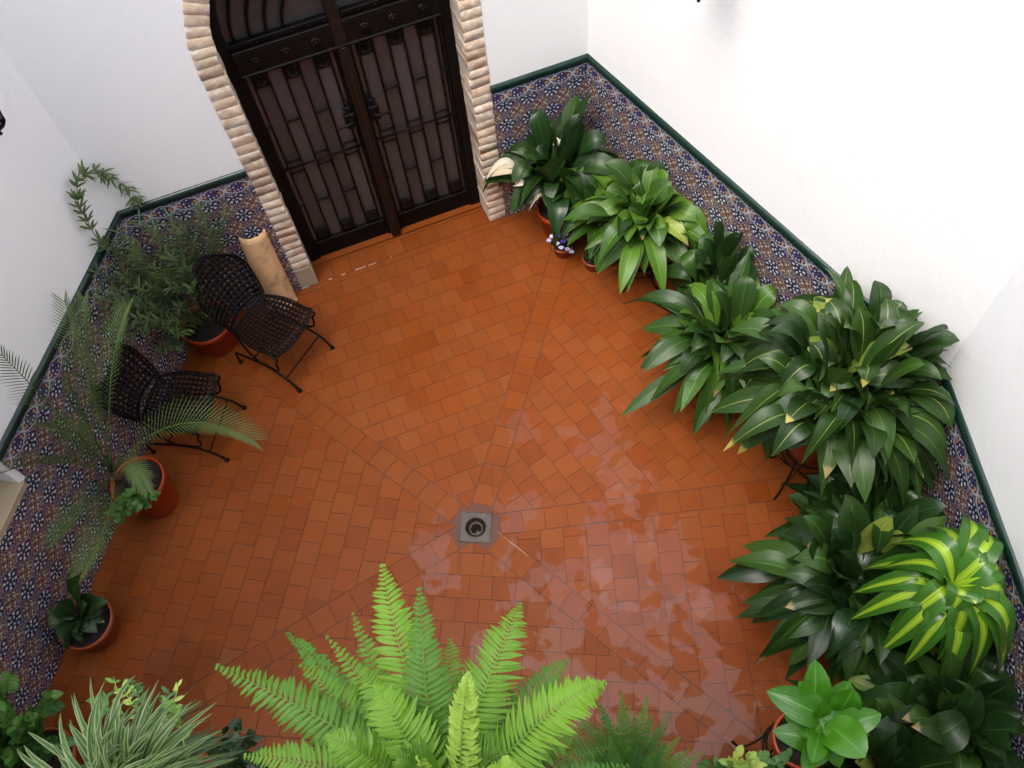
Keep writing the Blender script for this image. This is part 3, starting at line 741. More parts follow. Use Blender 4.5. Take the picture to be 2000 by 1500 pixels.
# ------------------------------------------------------------------ plant builders
def leaf_geo(mb, a, c, b, width, hint, fold=.25, n=10, m=2, pet=.0, petw=.004, shape='lance', wave=0, twist=0, roll=0, seed=0, keep=True):
    a, b, c = Vector(a), Vector(b), Vector(c); rnd = random.Random(seed); ph = rnd.random() * 6
    vs = []; uvs = []; us = [-1 + 2 * k / (2 * m) for k in range(2 * m + 1)]
    for i in range(n + 1):
        t = i / n; p = bez(a, c, b, t); tg = dbez(a, c, b, t); s = tg.cross(Vector(hint))
        if s.length < 1e-3: s = tg.cross(Vector((1, 0, 0)))
        s.normalize()
        if twist: s = Matrix.Rotation(twist * t, 3, tg) @ s
        nm = s.cross(tg)
        if t < pet: w_ = petw; v = 0.0
        else:
            v = (t - pet) / (1 - pet)
            if shape == 'lance': w_ = width * .5 * (math.sin(math.pi * v ** .82) ** .80) if 0 < v < 1 else 0
            elif shape == 'strap': w_ = width * .5 * min(1, (v * 5 + .25)) * (1 - v ** 4) ** .8
            elif shape == 'broad': w_ = width * .5 * (math.sin(math.pi * v ** .78) ** .62) if 0 < v < 1 else 0
            else: w_ = width * .5 * (1 - v) ** .6
            w_ = max(w_, petw if v < .5 else .0006)
        for k, u in enumerate(us):
            q = p + s * (u * w_) + nm * (fold * abs(u) * w_ - fold * .5 * w_ + wave * w_ * math.sin(ph + t * 9 + (2 if u > 0 else 0)) * abs(u))
            if keep: q = inside_walls(q)
            vs.append(q); uvs.append(((u + 1) / 2, v))
    W2 = len(us); fs = []
    for i in range(n):
        for k in range(W2 - 1): fs.append((i * W2 + k, i * W2 + k + 1, (i + 1) * W2 + k + 1, (i + 1) * W2 + k))
    mb.add(vs, fs, uvs)
def pot(parent, loc, r, h, mat, rim=.012, lip=.035, saucer=False, soil=True):
    x, y, z = loc; mb = MB(); rb = r * .70
    prof = [(.001, .0), (rb, .0), (rb + .004, .006), (r - .010, h - lip), (r - .002, h - lip), (r, h - lip + .004), (r, h - .004), (r - .003, h), (r - rim, h), (r - rim - .003, h - .01), (r - rim - .006, h - .045)]
    mb.lathe([(a, b) for a, b in prof], 40, (x, y, z)); mb.obj('pot', mat, parent)
    if soil:
        m2 = MB(); m2.lathe([(r - rim - .005, h - .040), (r * .6, h - .030), (.001, h - .026)], 24, (x, y, z)); m2.obj('soil', M_SOIL, parent)
def tall_stand(parent, x, y, z, r):
    mb = MB()
    ring = [(x + r * math.cos(a), y + r * math.sin(a), z) for a in [2 * math.pi * i / 24 for i in range(24)]]
    mb.tube(ring, .007, 6, close=True); mb.tube([(p[0], p[1], z - .08) for p in ring], .005, 6, close=True)
    for k in range(4):
        a = math.pi / 4 + k * math.pi / 2; c_, s_ = math.cos(a), math.sin(a)
        mb.tube(spline([(x + r * c_, y + r * s_, z + .0), (x + r * .92 * c_, y + r * .92 * s_, z * .55), (x + r * 1.15 * c_, y + r * 1.15 * s_, .05), (x + (r * 1.15 + .05) * c_, y + (r * 1.15 + .05) * s_, .012)], 5), .007, 6)
    for k in (0, 1):
        a = math.pi / 4 + k * math.pi / 2; c_, s_ = math.cos(a), math.sin(a); mb.tube([(x + r * c_, y + r * s_, z - .004), (x - r * c_, y - r * s_, z - .004)], .004, 5); mb.tube([(x + r * .9 * c_, y + r * .9 * s_, .09), (x - r * .9 * c_, y - r * .9 * s_, .09)], .005, 5)
    return mb
SC_W, SC_L, SC_S = 1.36, 1.36, 1.16
def aspidistra(label, base, potr, poth, mats, n, L, spread, seed, potm=M_POT, width=.095, lift=1.0, crown_r=.085, top=None, lean=(0, 0), special=()):
    """a potted clump: every leaf is a part of its own"""
    n = int(n * 2.6); width *= SC_W; L *= SC_L; spread *= SC_S; x, y, z = base; t = thing('potted_aspidistra', label, 'potted plant', (0, 0, 0))
    pot(t, base, potr, poth, potm); rnd = random.Random(seed); cz = z + poth - .03
    for i in range(n):
        f = (i + .5) / n; azm = i * 2.399963 + rnd.uniform(-.7, .7)
        out = f ** .55; ln = L * rnd.uniform(.62, 1.12)
        reach = spread * (.16 + .90 * out) * rnd.uniform(.78, 1.12); 
        hz = ln * (.98 - .86 * out ** 2.0) * lift * rnd.uniform(.85, 1.1)
        dv = Vector((math.cos(azm), math.sin(azm), 0))
        o = Vector((x, y, cz)) + Vector((rnd.uniform(-1, 1), rnd.uniform(-1, 1), 0)) * crown_r * .9
        tip = o + dv * reach + Vector((lean[0], lean[1], 0)) * rnd.uniform(.6, 1.2) + Vector((0, 0, max(hz, -poth * .2)))
        ctl = o + dv * reach * rnd.uniform(.22, .50) + Vector((lean[0], lean[1], 0)) * .4 + Vector((0, 0, ln * lift * rnd.uniform(.78, 1.02)))
        tip = inside_walls(tip, .05); ctl = inside_walls(ctl, .06)
        mat = mats[int(rnd.random() ** 1.3 * len(mats))] if rnd.random() > .012 else ML_GOLD
        if mat in special: pass
        mb = MB(); leaf_geo(mb, o, ctl, tip, width * rnd.uniform(.78, 1.18), Vector((-dv.x * .25, -dv.y * .25, 1)), fold=rnd.uniform(.05, .4), n=13, m=2, pet=rnd.uniform(.30, .50), petw=.0035, wave=rnd.uniform(0, .14), twist=rnd.uniform(-1.1, 1.1), seed=i)
        mb.obj('leaf', mat, t)
    return t
# ------------------------------------------------------------------ potted plants along the right wall
MIX_D = [ML_DARK, ML_DARK, ML_MID, ML_MID, ML_BLACK]
tA1 = aspidistra('dark aspidistra with several dried cream leaves, in a large orange pot right of the door', (-.005, 4.40, 0), .165, .27, [ML_DARK, ML_DARK, ML_BLACK, ML_DARK, ML_MID], 32, .60, .48, 4, M_POTRED, .10, lean=(.02, .12), lift=1.1)
rnd = random.Random(9)
for (p1, p2, p3, w_) in [((-0.292,4.421,0.670), (-0.372,4.457,0.840), (-0.518,4.365,0.640), .05), ((-0.183,4.417,0.640), (-0.355,4.328,0.820), (-0.520,4.399,0.620), .075), ((-0.185,4.312,0.620), (-0.324,4.257,0.740), (-0.321,4.390,0.520), .06),
                       ((-0.010,4.553,0.720), (0.019,4.506,0.900), (-0.028,4.528,0.770), .06), ((0.042,4.651,0.770), (0.057,4.836,0.840), (0.048,4.994,0.900), .03), ((0.122,4.804,0.840), (0.162,4.866,0.900), (0.135,4.780,0.740), .06),
                       ((-0.153,4.227,0.550), (-0.154,4.263,0.670), (-0.278,4.225,0.440), .03), ((-0.123,4.249,0.550), (-0.129,4.237,0.670), (-0.223,4.240,0.420), .03)]:
    mb = MB(); leaf_geo(mb, p1, p2, p3, w_, (0, -.4, 1), fold=.5, n=10, pet=.08, twist=rnd.uniform(-.5, .5), seed=int(w_ * 1000)); mb.obj('dry_leaf', ML_CREAM, tA1, label='dried cream leaf')
aspidistra('light green aspidistra with arching leaves in the shaded pot behind the pansies', (.36, 4.12, 0), .15, .26, [ML_LIGHT, ML_MID, ML_LIGHT, ML_MID], 24, .48, .36, 21, M_POT, .085, lean=(0, .0))
st = thing('iron_plant_stand', 'low black iron stand holding the pot of the light green aspidistra', 'plant stand')
tall_stand(st, .58, 3.90, .24, .125).obj('frame', M_CHAIR, st)
aspidistra('yellow-green aspidistra with broad drooping leaves, on the low iron stand', (.58, 3.90, .243), .135, .22, [ML_LIGHT, ML_MID, ML_LIGHT, ML_MID, ML_LIGHT], 36, .50, .47, 33, M_POTRED, .10)
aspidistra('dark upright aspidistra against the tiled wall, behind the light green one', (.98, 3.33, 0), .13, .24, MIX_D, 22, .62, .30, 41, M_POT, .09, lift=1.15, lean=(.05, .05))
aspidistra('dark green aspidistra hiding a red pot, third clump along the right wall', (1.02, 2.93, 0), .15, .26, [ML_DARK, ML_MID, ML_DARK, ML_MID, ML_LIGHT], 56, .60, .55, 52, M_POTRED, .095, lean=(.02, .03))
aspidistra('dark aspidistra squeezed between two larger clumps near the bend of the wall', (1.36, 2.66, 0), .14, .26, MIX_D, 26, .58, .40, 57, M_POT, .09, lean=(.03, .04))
st = thing('iron_plant_stand', 'black iron stand hidden under the largest pale-ribbed aspidistra', 'plant stand')
tall_stand(st, 1.46, 2.24, .46, .15).obj('frame', M_CHAIR, st)
aspidistra('largest aspidistra, with pale midribs, beside the bend of the right wall', (1.46, 2.24, .463), .18, .30, [ML_LINE, ML_LINE, ML_DARK, ML_LINE, ML_MID], 92, .70, .56, 66, M_POT, .098, crown_r=.15, lean=(.07, .07), lift=1.08)
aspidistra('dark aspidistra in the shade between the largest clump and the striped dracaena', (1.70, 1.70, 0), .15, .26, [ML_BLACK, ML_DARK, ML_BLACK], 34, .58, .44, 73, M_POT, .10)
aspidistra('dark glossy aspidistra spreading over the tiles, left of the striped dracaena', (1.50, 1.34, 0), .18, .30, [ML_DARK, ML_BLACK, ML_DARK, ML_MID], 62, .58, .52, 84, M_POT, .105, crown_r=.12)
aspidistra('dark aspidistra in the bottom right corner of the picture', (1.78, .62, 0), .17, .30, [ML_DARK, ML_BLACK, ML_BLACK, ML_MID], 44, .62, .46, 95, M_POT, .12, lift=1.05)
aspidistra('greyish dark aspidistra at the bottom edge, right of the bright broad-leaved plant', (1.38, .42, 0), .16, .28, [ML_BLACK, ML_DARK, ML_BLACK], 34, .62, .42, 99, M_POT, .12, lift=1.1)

# striped dracaena
t = thing('striped_dracaena', 'dracaena with lime-striped drooping leaves on canes, in front of the dark aspidistras', 'potted plant')
pot(t, (1.74, 1.12, 0), .17, .30, M_POT)
for (x0_, y0_, x1_, y1_, h_) in ((1.76, 1.14, 1.745, 1.15, 1.20), (1.71, 1.09, 1.68, 1.08, .95)):
    mb = MB(); mb.tube(spline([(x0_, y0_, .26), ((x0_ + x1_) / 2 + .01, y0_, h_ * .6), (x1_, y1_, h_)], 5), .020, 10); mb.obj('cane', M_BARK, t)
def drac_leaf(base, tip, rise, width=.078, tw=0, seed=0):
    tip = inside_walls(Vector(tip), .03)
    base, tip = Vector(base), Vector(tip); d = tip - base; h_ = Vector((d.x, d.y, 0))
    ctl = base + h_ * .55 + Vector((0, 0, rise * 1.15)); mb = MB()
    leaf_geo(mb, base, ctl, tip, width, (-h_.x * .2, -h_.y * .2, 1), fold=.16, n=14, m=3, pet=0, petw=.014, shape='strap', wave=.10, twist=tw, seed=seed); mb.obj('leaf', ML_DRAC, t)
top = (1.745, 1.15, 1.20)
for k, (tip, rise) in enumerate([((1.525,1.312,0.990), 0.28), ((1.611,1.419,1.090), 0.32), ((1.912,1.515,1.130), 0.32), ((2.081,1.417,1.170), 0.31), ((1.514,1.017,0.920), 0.26), ((1.680,1.018,1.230), 0.28), ((1.722,0.887,0.890), 0.28),
                      ((1.860,0.811,0.850), 0.30), ((2.089,0.877,0.910), 0.32), ((2.124,1.076,1.070), 0.30), ((2.185,1.245,1.150), 0.30), ((1.891,1.269,1.320), 0.22), ((2.049,0.808,0.790), 0.28), ((1.777,1.507,1.020), 0.30), ((2.238,1.004,0.870), 0.26), ((1.751,1.024,1.370), 0.18)]):
    drac_leaf(top, tip, rise, .138, random.Random(k).uniform(-.3, .3), k)
for k in range(13):
    a = k * 2.4 + .5; L_ = .34 + .05 * math.sin(k * 3.1); drac_leaf((1.735, 1.145, 1.12), inside_walls(Vector((1.735 + L_ * math.cos(a), 1.145 + L_ * math.sin(a), .80 + .07 * math.sin(k * 1.7))), .03), .26, .125, .2 * math.sin(k), 40 + k)

# bright broad-leaved plant on a tall stand
st = thing('iron_plant_stand', 'tall black iron stand under the bright broad-leaved plant near the bottom edge', 'plant stand')
tall_stand(st, .985, .52, .86, .115).obj('frame', M_CHAIR, st)
t = thing('broad_leaved_plant', 'bright green broad-leaved plant in a clay pot, lower right', 'potted plant'); pot(t, (.985, .52, .862), .125, .22, M_POTRED)
for k, (b_, tip, w_, r_) in enumerate([((1.046,0.595,1.200), (0.832,0.700,1.220), .10, .08), ((1.031,0.637,1.200), (1.038,0.811,1.320), .085, .06), ((1.136,0.614,1.200), (1.173,0.684,1.340), .085, .06), ((1.040,0.498,1.150), (0.845,0.544,1.160), .08, .06),
        ((1.081,0.553,1.200), (1.171,0.417,1.320), .12, .08), ((1.125,0.552,1.200), (1.295,0.594,1.250), .08, .05), ((1.038,0.491,1.200), (0.924,0.387,1.250), .075, .05), ((1.033,0.587,1.250), (1.030,0.628,1.380), .05, .03), ((1.067,0.594,1.200), (1.008,0.763,1.100), .08, .05),
        ((1.064,0.573,1.200), (1.116,0.399,1.120), .09, .06), ((1.089,0.594,1.200), (1.220,0.751,1.150), .08, .05), ((1.038,0.553,1.200), (0.917,0.622,1.100), .09, .06), ((1.072,0.529,1.220), (1.283,0.525,1.080), .08, .06), ((1.035,0.532,1.200), (0.952,0.399,1.320), .07, .05)]):
    b_, tip = Vector(b_), Vector(tip); o_ = Vector((1.03, .50, 1.08)) ; d = tip - b_
    b2 = b_ - d * .15; ctl = b2 + d * .45 + Vector((0, 0, r_)); mb = MB()
    leaf_geo(mb, b2, ctl, tip, w_ * 1.5, (0, -.15, 1), fold=.22, n=12, m=3, pet=.05, shape='broad', wave=.14, seed=k); mb.obj('leaf', ML_BROAD, t)
    mb = MB(); mb.tube(spline([o_, (o_ + b2) / 2 + Vector((0, 0, .03)), b2 + d * .06], 4), .004, 6); mb.obj('stem', M_STEM, t)

# small pots in front of the door-side clump
t = thing('potted_pansies', 'small clay pot of pale violet pansies between the large orange pot and the floor', 'potted plant'); pot(t, (.02, 4.17, 0), .082, .11, M_POT, .008, .022)
rnd = random.Random(2); mb = MB()
for k in range(46):
    a = rnd.uniform(0, 6.28); r_ = rnd.uniform(.0, .075); p = Vector((.02 + r_ * math.cos(a), 4.17 + r_ * math.sin(a), .10 + rnd.uniform(0, .06))); d = Vector((math.cos(a), math.sin(a), .4)) * .04
    leaf_geo(mb, p, p + d * .5 + Vector((0, 0, .012)), p + d, .022, (0, 0, 1), n=3, m=1, shape='broad', keep=False)
mb.obj('foliage', ML_DARK, t, kind='stuff')
for k, (px_, mt) in enumerate([((-0.061,4.171,0.200), 0), ((0.000,4.134,0.240), 1), ((0.040,4.182,0.250), 0), ((0.068,4.133,0.200), 0), ((0.005,4.083,0.170), 0), ((0.050,4.066,0.170), 0), ((0.081,4.064,0.140), 0), ((-0.086,4.166,0.160), 0), ((0.022,4.116,0.200), 1), ((-0.025,4.116,0.180), 0), ((0.047,4.151,0.240), 0)]):
    mb = MB(); px_ = Vector(px_)
    for j in range(5):
        a = j * 1.2566 + k; d = Vector((math.cos(a), math.sin(a) * .8, .25)) * .022; leaf_geo(mb, px_, px_ + d * .5, px_ + d, .022, (0, -.3, 1), n=4, m=1, shape='broad', fold=0, keep=False)
    mb.obj('flower', M_PETALB if mt else M_PETAL, t)
t = thing('potted_rosette', 'small clay pot with a dark green leaf rosette, right of the pansies', 'potted plant'); pot(t, (.245, 4.03, 0), .085, .11, M_POT, .008, .022)
for k in range(34):
    a = k * 2.4; f = k / 34; r_ = .035 + .06 * (1 - f); p = Vector((.245, 4.03, .10)); d = Vector((math.cos(a), math.sin(a), 0)) * r_
    mb = MB(); leaf_geo(mb, p, p + d * .5 + Vector((0, 0, .05)), p + d + Vector((0, 0, .02 + .05 * f)), .024, (0, 0, 1), n=6, m=1, shape='broad', keep=False); mb.obj('leaf', ML_BLACK if k % 3 else ML_MID, t)

# ------------------------------------------------------------------ ferns and grasses on the shelf below the viewer
def frond(t, a, c, b, width, mat, npin=30, hint=(0, -.25, 1), droop=.25, pw=.46, seed=0, name='frond', taper=.75, keep=False):
    a, b, c = Vector(a), Vector(b), Vector(c); rnd = random.Random(seed); mb = MB(); pts = []
    for i in range(npin + 1):
        t_ = .06 + .94 * i / npin; p = bez(a, c, b, t_); tg = dbez(a, c, b, t_); s = tg.cross(Vector(hint)).normalized(); nm = s.cross(tg)
        v = i / npin; w_ = width * .5 * min(1, .45 + v * 2.2) * max(.06, (1 - v ** 2.4)) ** taper
        step = (b - a).length / npin
        for sg in (-1, 1):
            ang = rnd.uniform(.15, .35) + .35 * v; d = (s * sg * math.cos(ang) + tg * math.sin(ang)).normalized(); L_ = w_ * rnd.uniform(.78, 1.1)
            q = p + nm * .001; e = q + d * L_ - nm * droop * L_ * rnd.uniform(.6, 1.3); m_ = q + d * L_ * .55 + nm * .05 * L_
            leaf_geo(mb, q, m_, e, max(.003, step * pw * 2.0 * (1.0 if v < .8 else .8)), nm * sg + d * .01, fold=.35, n=4, m=1, petw=step * .2, wave=.3, twist=rnd.uniform(-.7, .7), seed=seed * 50 + i, keep=keep)
    rp = [bez(a, c, b, i / 14) for i in range(15)]; k0 = len(mb.v); mb.tube(rp, [.0032 * (1 - .8 * i / 14) for i in range(15)], 5)
    for k in range(k0, len(mb.v)): mb.uv[k] = (.5, .5)
    return mb.obj(name, mat, t)
sh = thing('plant_shelf', 'iron shelf on the wall below the viewer, carrying the fern pots', 'shelf')
mb = MB(); mb.box((-.45, -.075, 2.93), (2.3, .45, .03), bev=.004); mb.obj('board', M_IRON, sh, smooth=False)
for x in (-1.4, -.45, .5):
    mb = MB(); mb.tube([(x, -.295, 2.6), (x, -.295, 2.915)], .01, 6); mb.tube([(x, -.295, 2.62), (x, .12, 2.912)], .01, 6); mb.obj('bracket', M_IRON, sh)
t = thing('boston_fern', 'large bright green fern with long toothed fronds at the bottom edge of the picture', 'fern')
pot(t, (-.28, .05, 2.946), .14, .22, M_POT)
fc = (-.285, .11, 3.17)
FR = [((-0.795,0.401,3.300), (-0.490,0.275,3.420), 0.1586, ML_FERN, 40), ((-0.620,0.412,3.250), (-0.414,0.261,3.380), 0.1586, ML_FERN, 36), ((-0.576,0.481,3.220), (-0.355,0.263,3.360), 0.1037, ML_FERN, 36), ((-0.539,0.553,3.150), (-0.401,0.292,3.300), 0.1037, ML_FERN, 34),
      ((-0.429,0.606,3.350), (-0.354,0.337,3.450), 0.1732, ML_FERN, 44), ((-0.328,0.530,3.420), (-0.291,0.279,3.500), 0.1379, ML_FERN, 40), ((-0.121,0.528,3.300), (-0.178,0.334,3.450), 0.1659, ML_FERN, 42), ((-0.020,0.441,3.120), (-0.131,0.339,3.250), 0.1379, ML_FERN, 36),
      ((0.057,0.341,3.380), (-0.064,0.292,3.520), 0.1586, ML_FERN, 42), ((-0.683,0.211,3.350), (-0.484,0.196,3.450), 0.1379, ML_FERN, 36), ((-0.181,0.293,3.720), (-0.204,0.219,3.660), .085, ML_FERNY, 26), ((-0.400,0.327,3.450), (-0.317,0.225,3.500), 0.1659, ML_FERN, 30),
      ((-0.085,0.229,3.300), (-0.147,0.230,3.450), 0.1525, ML_FERN, 34), ((-0.802,0.587,2.850), (-0.616,0.444,3.150), .085, ML_FERN2, 36), ((-0.282,0.463,3.250), (-0.255,0.276,3.400), 0.1379, ML_FERN, 36), ((-0.474,0.226,3.500), (-0.374,0.198,3.500), 0.1379, ML_FERN, 30),
      ((-0.011,0.274,3.100), (-0.106,0.249,3.300), 0.1379, ML_FERN, 34), ((-0.477,0.399,3.300), (-0.355,0.274,3.420), 0.1525, ML_FERN, 36), ((-0.193,0.427,3.200), (-0.209,0.283,3.350), 0.1525, ML_FERN, 36), ((-0.643,0.324,3.250), (-0.455,0.242,3.380), 0.1525, ML_FERN, 36),
      ((-0.107,0.160,3.600), (-0.161,0.169,3.600), .08, ML_FERNY, 22), ((-0.252,0.154,3.750), (-0.246,0.146,3.680), .05, ML_FERNY, 14), ((-0.324,0.184,3.550), (-0.277,0.175,3.550), 0.1379, ML_FERN, 24)]
for k in range(16):
    a = .15 + 2.85 * k / 15; FR.append(((-.285 + .42 * math.cos(a) , .12 + .30 * math.sin(a), 2.98 + .06 * math.sin(k * 2.2)), (-.285 + .2 * math.cos(a), .12 + .14 * math.sin(a), 3.30), .115, ML_FERN2 if k % 2 else ML_FERN, 34))
for k, (tip, ctl, w_, mt, n_) in enumerate(FR): frond(t, Vector(fc) + Vector((.03 * math.sin(k * 2), .03 * math.cos(k * 2), 0)), ctl, tip, w_, mt, n_, seed=k, droop=.30, hint=(0, .10, 1) if k != 10 else (.0, -.1, 1))

t = thing('fine_fern', 'darker fine-leaved fern at the bottom edge, right of the large bright fern', 'fern')
st2 = thing('iron_plant_stand', 'tall black iron stand under the darker fine-leaved fern', 'plant stand'); tall_stand(st2, .17, .22, 1.62, .11).obj('frame', M_CHAIR, st2)
pot(t, (.17, .22, 1.622), .12, .20, M_POT); rnd = random.Random(14)
for k, (x, y, z) in enumerate([(0.158,0.552,2.080), (0.070,0.544,2.000), (0.250,0.551,2.020), (-0.014,0.519,1.950), (0.289,0.451,1.980), (0.363,0.427,1.900), (0.380,0.375,1.980), (0.450,0.390,1.800), (0.055,0.449,2.100), (0.192,0.468,2.150), (-0.073,0.448,1.900), (0.101,0.390,2.200), (0.255,0.354,2.100), (0.189,0.525,1.950), (0.015,0.335,2.150), (0.095,0.501,2.000), (0.343,0.522,1.850), (-0.055,0.352,2.000), (0.200,0.374,2.200), (0.346,0.316,2.000), (-0.102,0.516,1.800), (0.149,0.432,2.120), (0.260,0.474,2.050), (0.019,0.415,2.020), (0.296,0.392,2.050)]):
    tip = Vector((x, y, z)); o_ = Vector((.17 + rnd.uniform(-.03, .03), .24 + rnd.uniform(-.02, .02), 1.80)); ctl = o_ + (tip - o_) * .45 + Vector((0, 0, .10)); frond(t, o_, ctl, tip, .075, ML_FERN2, 34, seed=60 + k, droop=.2, pw=.34)

def grassy(t, crown, tips, mat, width, rise, seed):
    rnd = random.Random(seed)
    for k, (tip, jit) in enumerate(tips):
        for j in range(jit + 2):
            tp = Vector(tip) + Vector((rnd.uniform(-.07, .07), rnd.uniform(-.05, .04), rnd.uniform(-.12, .04))); o_ = Vector(crown) + Vector((rnd.uniform(-.03, .03), rnd.uniform(-.02, .02), 0))
            ctl = o_ + (tp - o_) * rnd.uniform(.35, .6) + Vector((rnd.uniform(-.04, .04), rnd.uniform(-.02, .03), rise * rnd.uniform(.6, 1.3))); mb = MB(); leaf_geo(mb, o_, ctl, tp, width * rnd.uniform(.75, 1.2), (0, -.1, 1), fold=.5, n=10, m=2, shape='strap', petw=width * .35, twist=rnd.uniform(-.5, .5), seed=k * 9 + j, keep=False); mb.obj('leaf', mat, t)
t = thing('spider_plant', 'pale striped spider plant with narrow arching leaves, bottom left', 'potted plant'); pot(t, (-1.02, .03, 2.946), .12, .18, M_POT)
grassy(t, (-1.02, .13, 3.13), [((-1.046,0.388,3.200), 4), ((-1.098,0.371,3.200), 4), ((-1.147,0.349,3.200), 4), ((-1.194,0.339,3.200), 4), ((-1.224,0.272,3.200), 4), ((-1.199,0.224,3.250), 4), ((-0.982,0.376,3.200), 4), ((-0.927,0.347,3.200), 4), ((-0.884,0.313,3.200), 5), ((-0.861,0.276,3.150), 4), ((-0.821,0.231,3.200), 4),
     ((-1.105,0.258,3.300), 4), ((-1.025,0.271,3.350), 4), ((-0.974,0.291,3.350), 5), ((-0.916,0.280,3.350), 5), ((-0.890,0.267,3.300), 5), ((-0.857,0.215,3.300), 4), ((-1.123,0.197,3.300), 3), ((-0.974,0.215,3.400), 4), ((-0.891,0.221,3.420), 5), ((-0.854,0.204,3.400), 4), ((-0.941,0.186,3.400), 3)], ML_SPIDER, .0145, .13, 5)
t = thing('small_spider_plant', 'dimmer narrow-leaved spider plant behind the pale one, lower left', 'potted plant'); pot(t, (-1.30, .02, 2.946), .09, .13, M_POT)
grassy(t, (-1.27, .10, 3.06), [((-1.028,0.387,2.850), 5), ((-0.980,0.354,2.850), 5), ((-0.945,0.315,2.850), 5), ((-1.075,0.407,2.850), 5), ((-1.177,0.412,2.700), 4), ((-0.951,0.272,2.850), 4), ((-1.043,0.329,2.750), 4)], ML_SPIDER2, .012, .08, 8)

# leafy sprigs helper: stem polyline with small leaves
def sprig(t, pts, mat, n, L, W, seed, whorl=2, stem=M_STEM, sr=.0022, name='branch', out=.9, keep=True, shape='lance', f0=.12):
    rnd = random.Random(seed); P = spline(pts, 6); mb = MB(); mb.tube(P, [sr * (1 - .6 * i / (len(P) - 1)) for i in range(len(P))], 5)
    for k in range(len(mb.v)): mb.uv[k] = (.5, .3)
    for i in range(n):
        f = f0 + (1 - f0) * (i + rnd.random()) / n; j = min(int(f * (len(P) - 1)), len(P) - 2); p = P[j].lerp(P[j + 1], f * (len(P) - 1) - j); tg = (P[j + 1] - P[j]).normalized()
        a0_ = rnd.uniform(0, 6.28); u = tg.orthogonal().normalized(); q = tg.cross(u)
        for k in range(whorl):
            a = a0_ + 6.283 * k / whorl; d = (u * math.cos(a) + q * math.sin(a)) * out + tg * .6 + Vector((0, 0, .1)); d.normalize(); l = L * rnd.uniform(.65, 1.15)
            leaf_geo(mb, p, p + d * l * .5 + Vector((0, 0, .08 * l)), p + d * l, W * rnd.uniform(.8, 1.15), (.1, -.1, 1), fold=.3, n=4, m=1, petw=.0012, seed=seed + i, keep=keep, shape=shape)
    return mb.obj(name, mat, t)
t = thing('trailing_sprigs', 'thin light green leafy sprigs rising above the pale spider plant', 'potted plant'); pot(t, (-.80, .02, 2.946), .08, .12, M_POT)
for k, tp in enumerate([(-1.220,0.454,2.950), (-1.269,0.427,2.900), (-1.108,0.470,2.800), (-1.110,0.441,2.850), (-1.188,0.424,2.950), (-1.323,0.423,2.850), (-1.085,0.392,2.900), (-1.249,0.472,2.800)]):
    sprig(t, [(-.84, .04, 3.06), ((-.84 + tp[0]) / 2, .20 + .02 * k, 3.08), tp], ML_IVY if k % 2 else ML_VAR, 16, .028, .010, 70 + k, 2, keep=False)

t = thing('leafy_corner_plant', 'dark leafy green plant in the lower left corner, by the tiled wall', 'potted plant'); pot(t, (-2.95, .55, 0), .17, .30, M_POT); rnd = random.Random(6)
for k in range(44):
    a = rnd.uniform(0, 6.28); r_ = rnd.uniform(.05, .42); tp = inside_walls(Vector((-2.92 + r_ * math.cos(a), .62 + r_ * math.sin(a) * .9, rnd.uniform(.5, 1.0))), .04)
    sprig(t, [(-2.95, .55, .27), ((-2.95 + tp.x) / 2, (.55 + tp.y) / 2, .7), tp], ML_IVY, 18, .062, .045, 200 + k, 2, shape='broad')
t = thing('small_rubber_plant', 'small dark glossy-leaved plant at the bottom edge, left of the large fern', 'potted plant'); pot(t, (-1.55, .36, .90), .11, .18, M_POT)
st2 = thing('iron_plant_stand', 'black iron stand under the small glossy-leaved plant', 'plant stand'); tall_stand(st2, -1.55, .36, .898, .10).obj('frame', M_CHAIR, st2)
for k, tp in enumerate([(-1.558,0.562,1.250), (-1.505,0.593,1.250), (-1.455,0.535,1.200), (-1.597,0.473,1.200), (-1.443,0.460,1.300), (-1.507,0.502,1.300), (-1.407,0.450,1.200), (-1.669,0.529,1.100)]):
    sprig(t, [(-1.55, .38, 1.05), ((-1.55 + tp[0]) / 2, (.38 + tp[1]) / 2, 1.2), tp], ML_BLACK, 6, .06, .034, 300 + k, 2, keep=False, shape='broad')
t = thing('variegated_plant', 'small yellow-and-green variegated plant at the bottom edge, left of the broad-leaved plant', 'potted plant'); pot(t, (.66, .30, 1.12), .10, .17, M_POT)
st2 = thing('iron_plant_stand', 'black iron stand under the small variegated plant', 'plant stand'); tall_stand(st2, .66, .30, 1.118, .09).obj('frame', M_CHAIR, st2)
for k, tp in enumerate([(0.626,0.420,1.500), (0.683,0.410,1.450), (0.589,0.388,1.450), (0.630,0.373,1.500), (0.719,0.392,1.400), (0.754,0.426,1.350), (0.532,0.399,1.350), (0.506,0.389,1.300), (0.857,0.426,1.350), (0.811,0.397,1.350)]):
    sprig(t, [(.66, .32, 1.27), ((.66 + tp[0]) / 2, (.32 + tp[1]) / 2, 1.4), tp], ML_VAR if k < 5 else ML_IVY, 7, .045, .030, 400 + k, 2, keep=False, shape='broad')

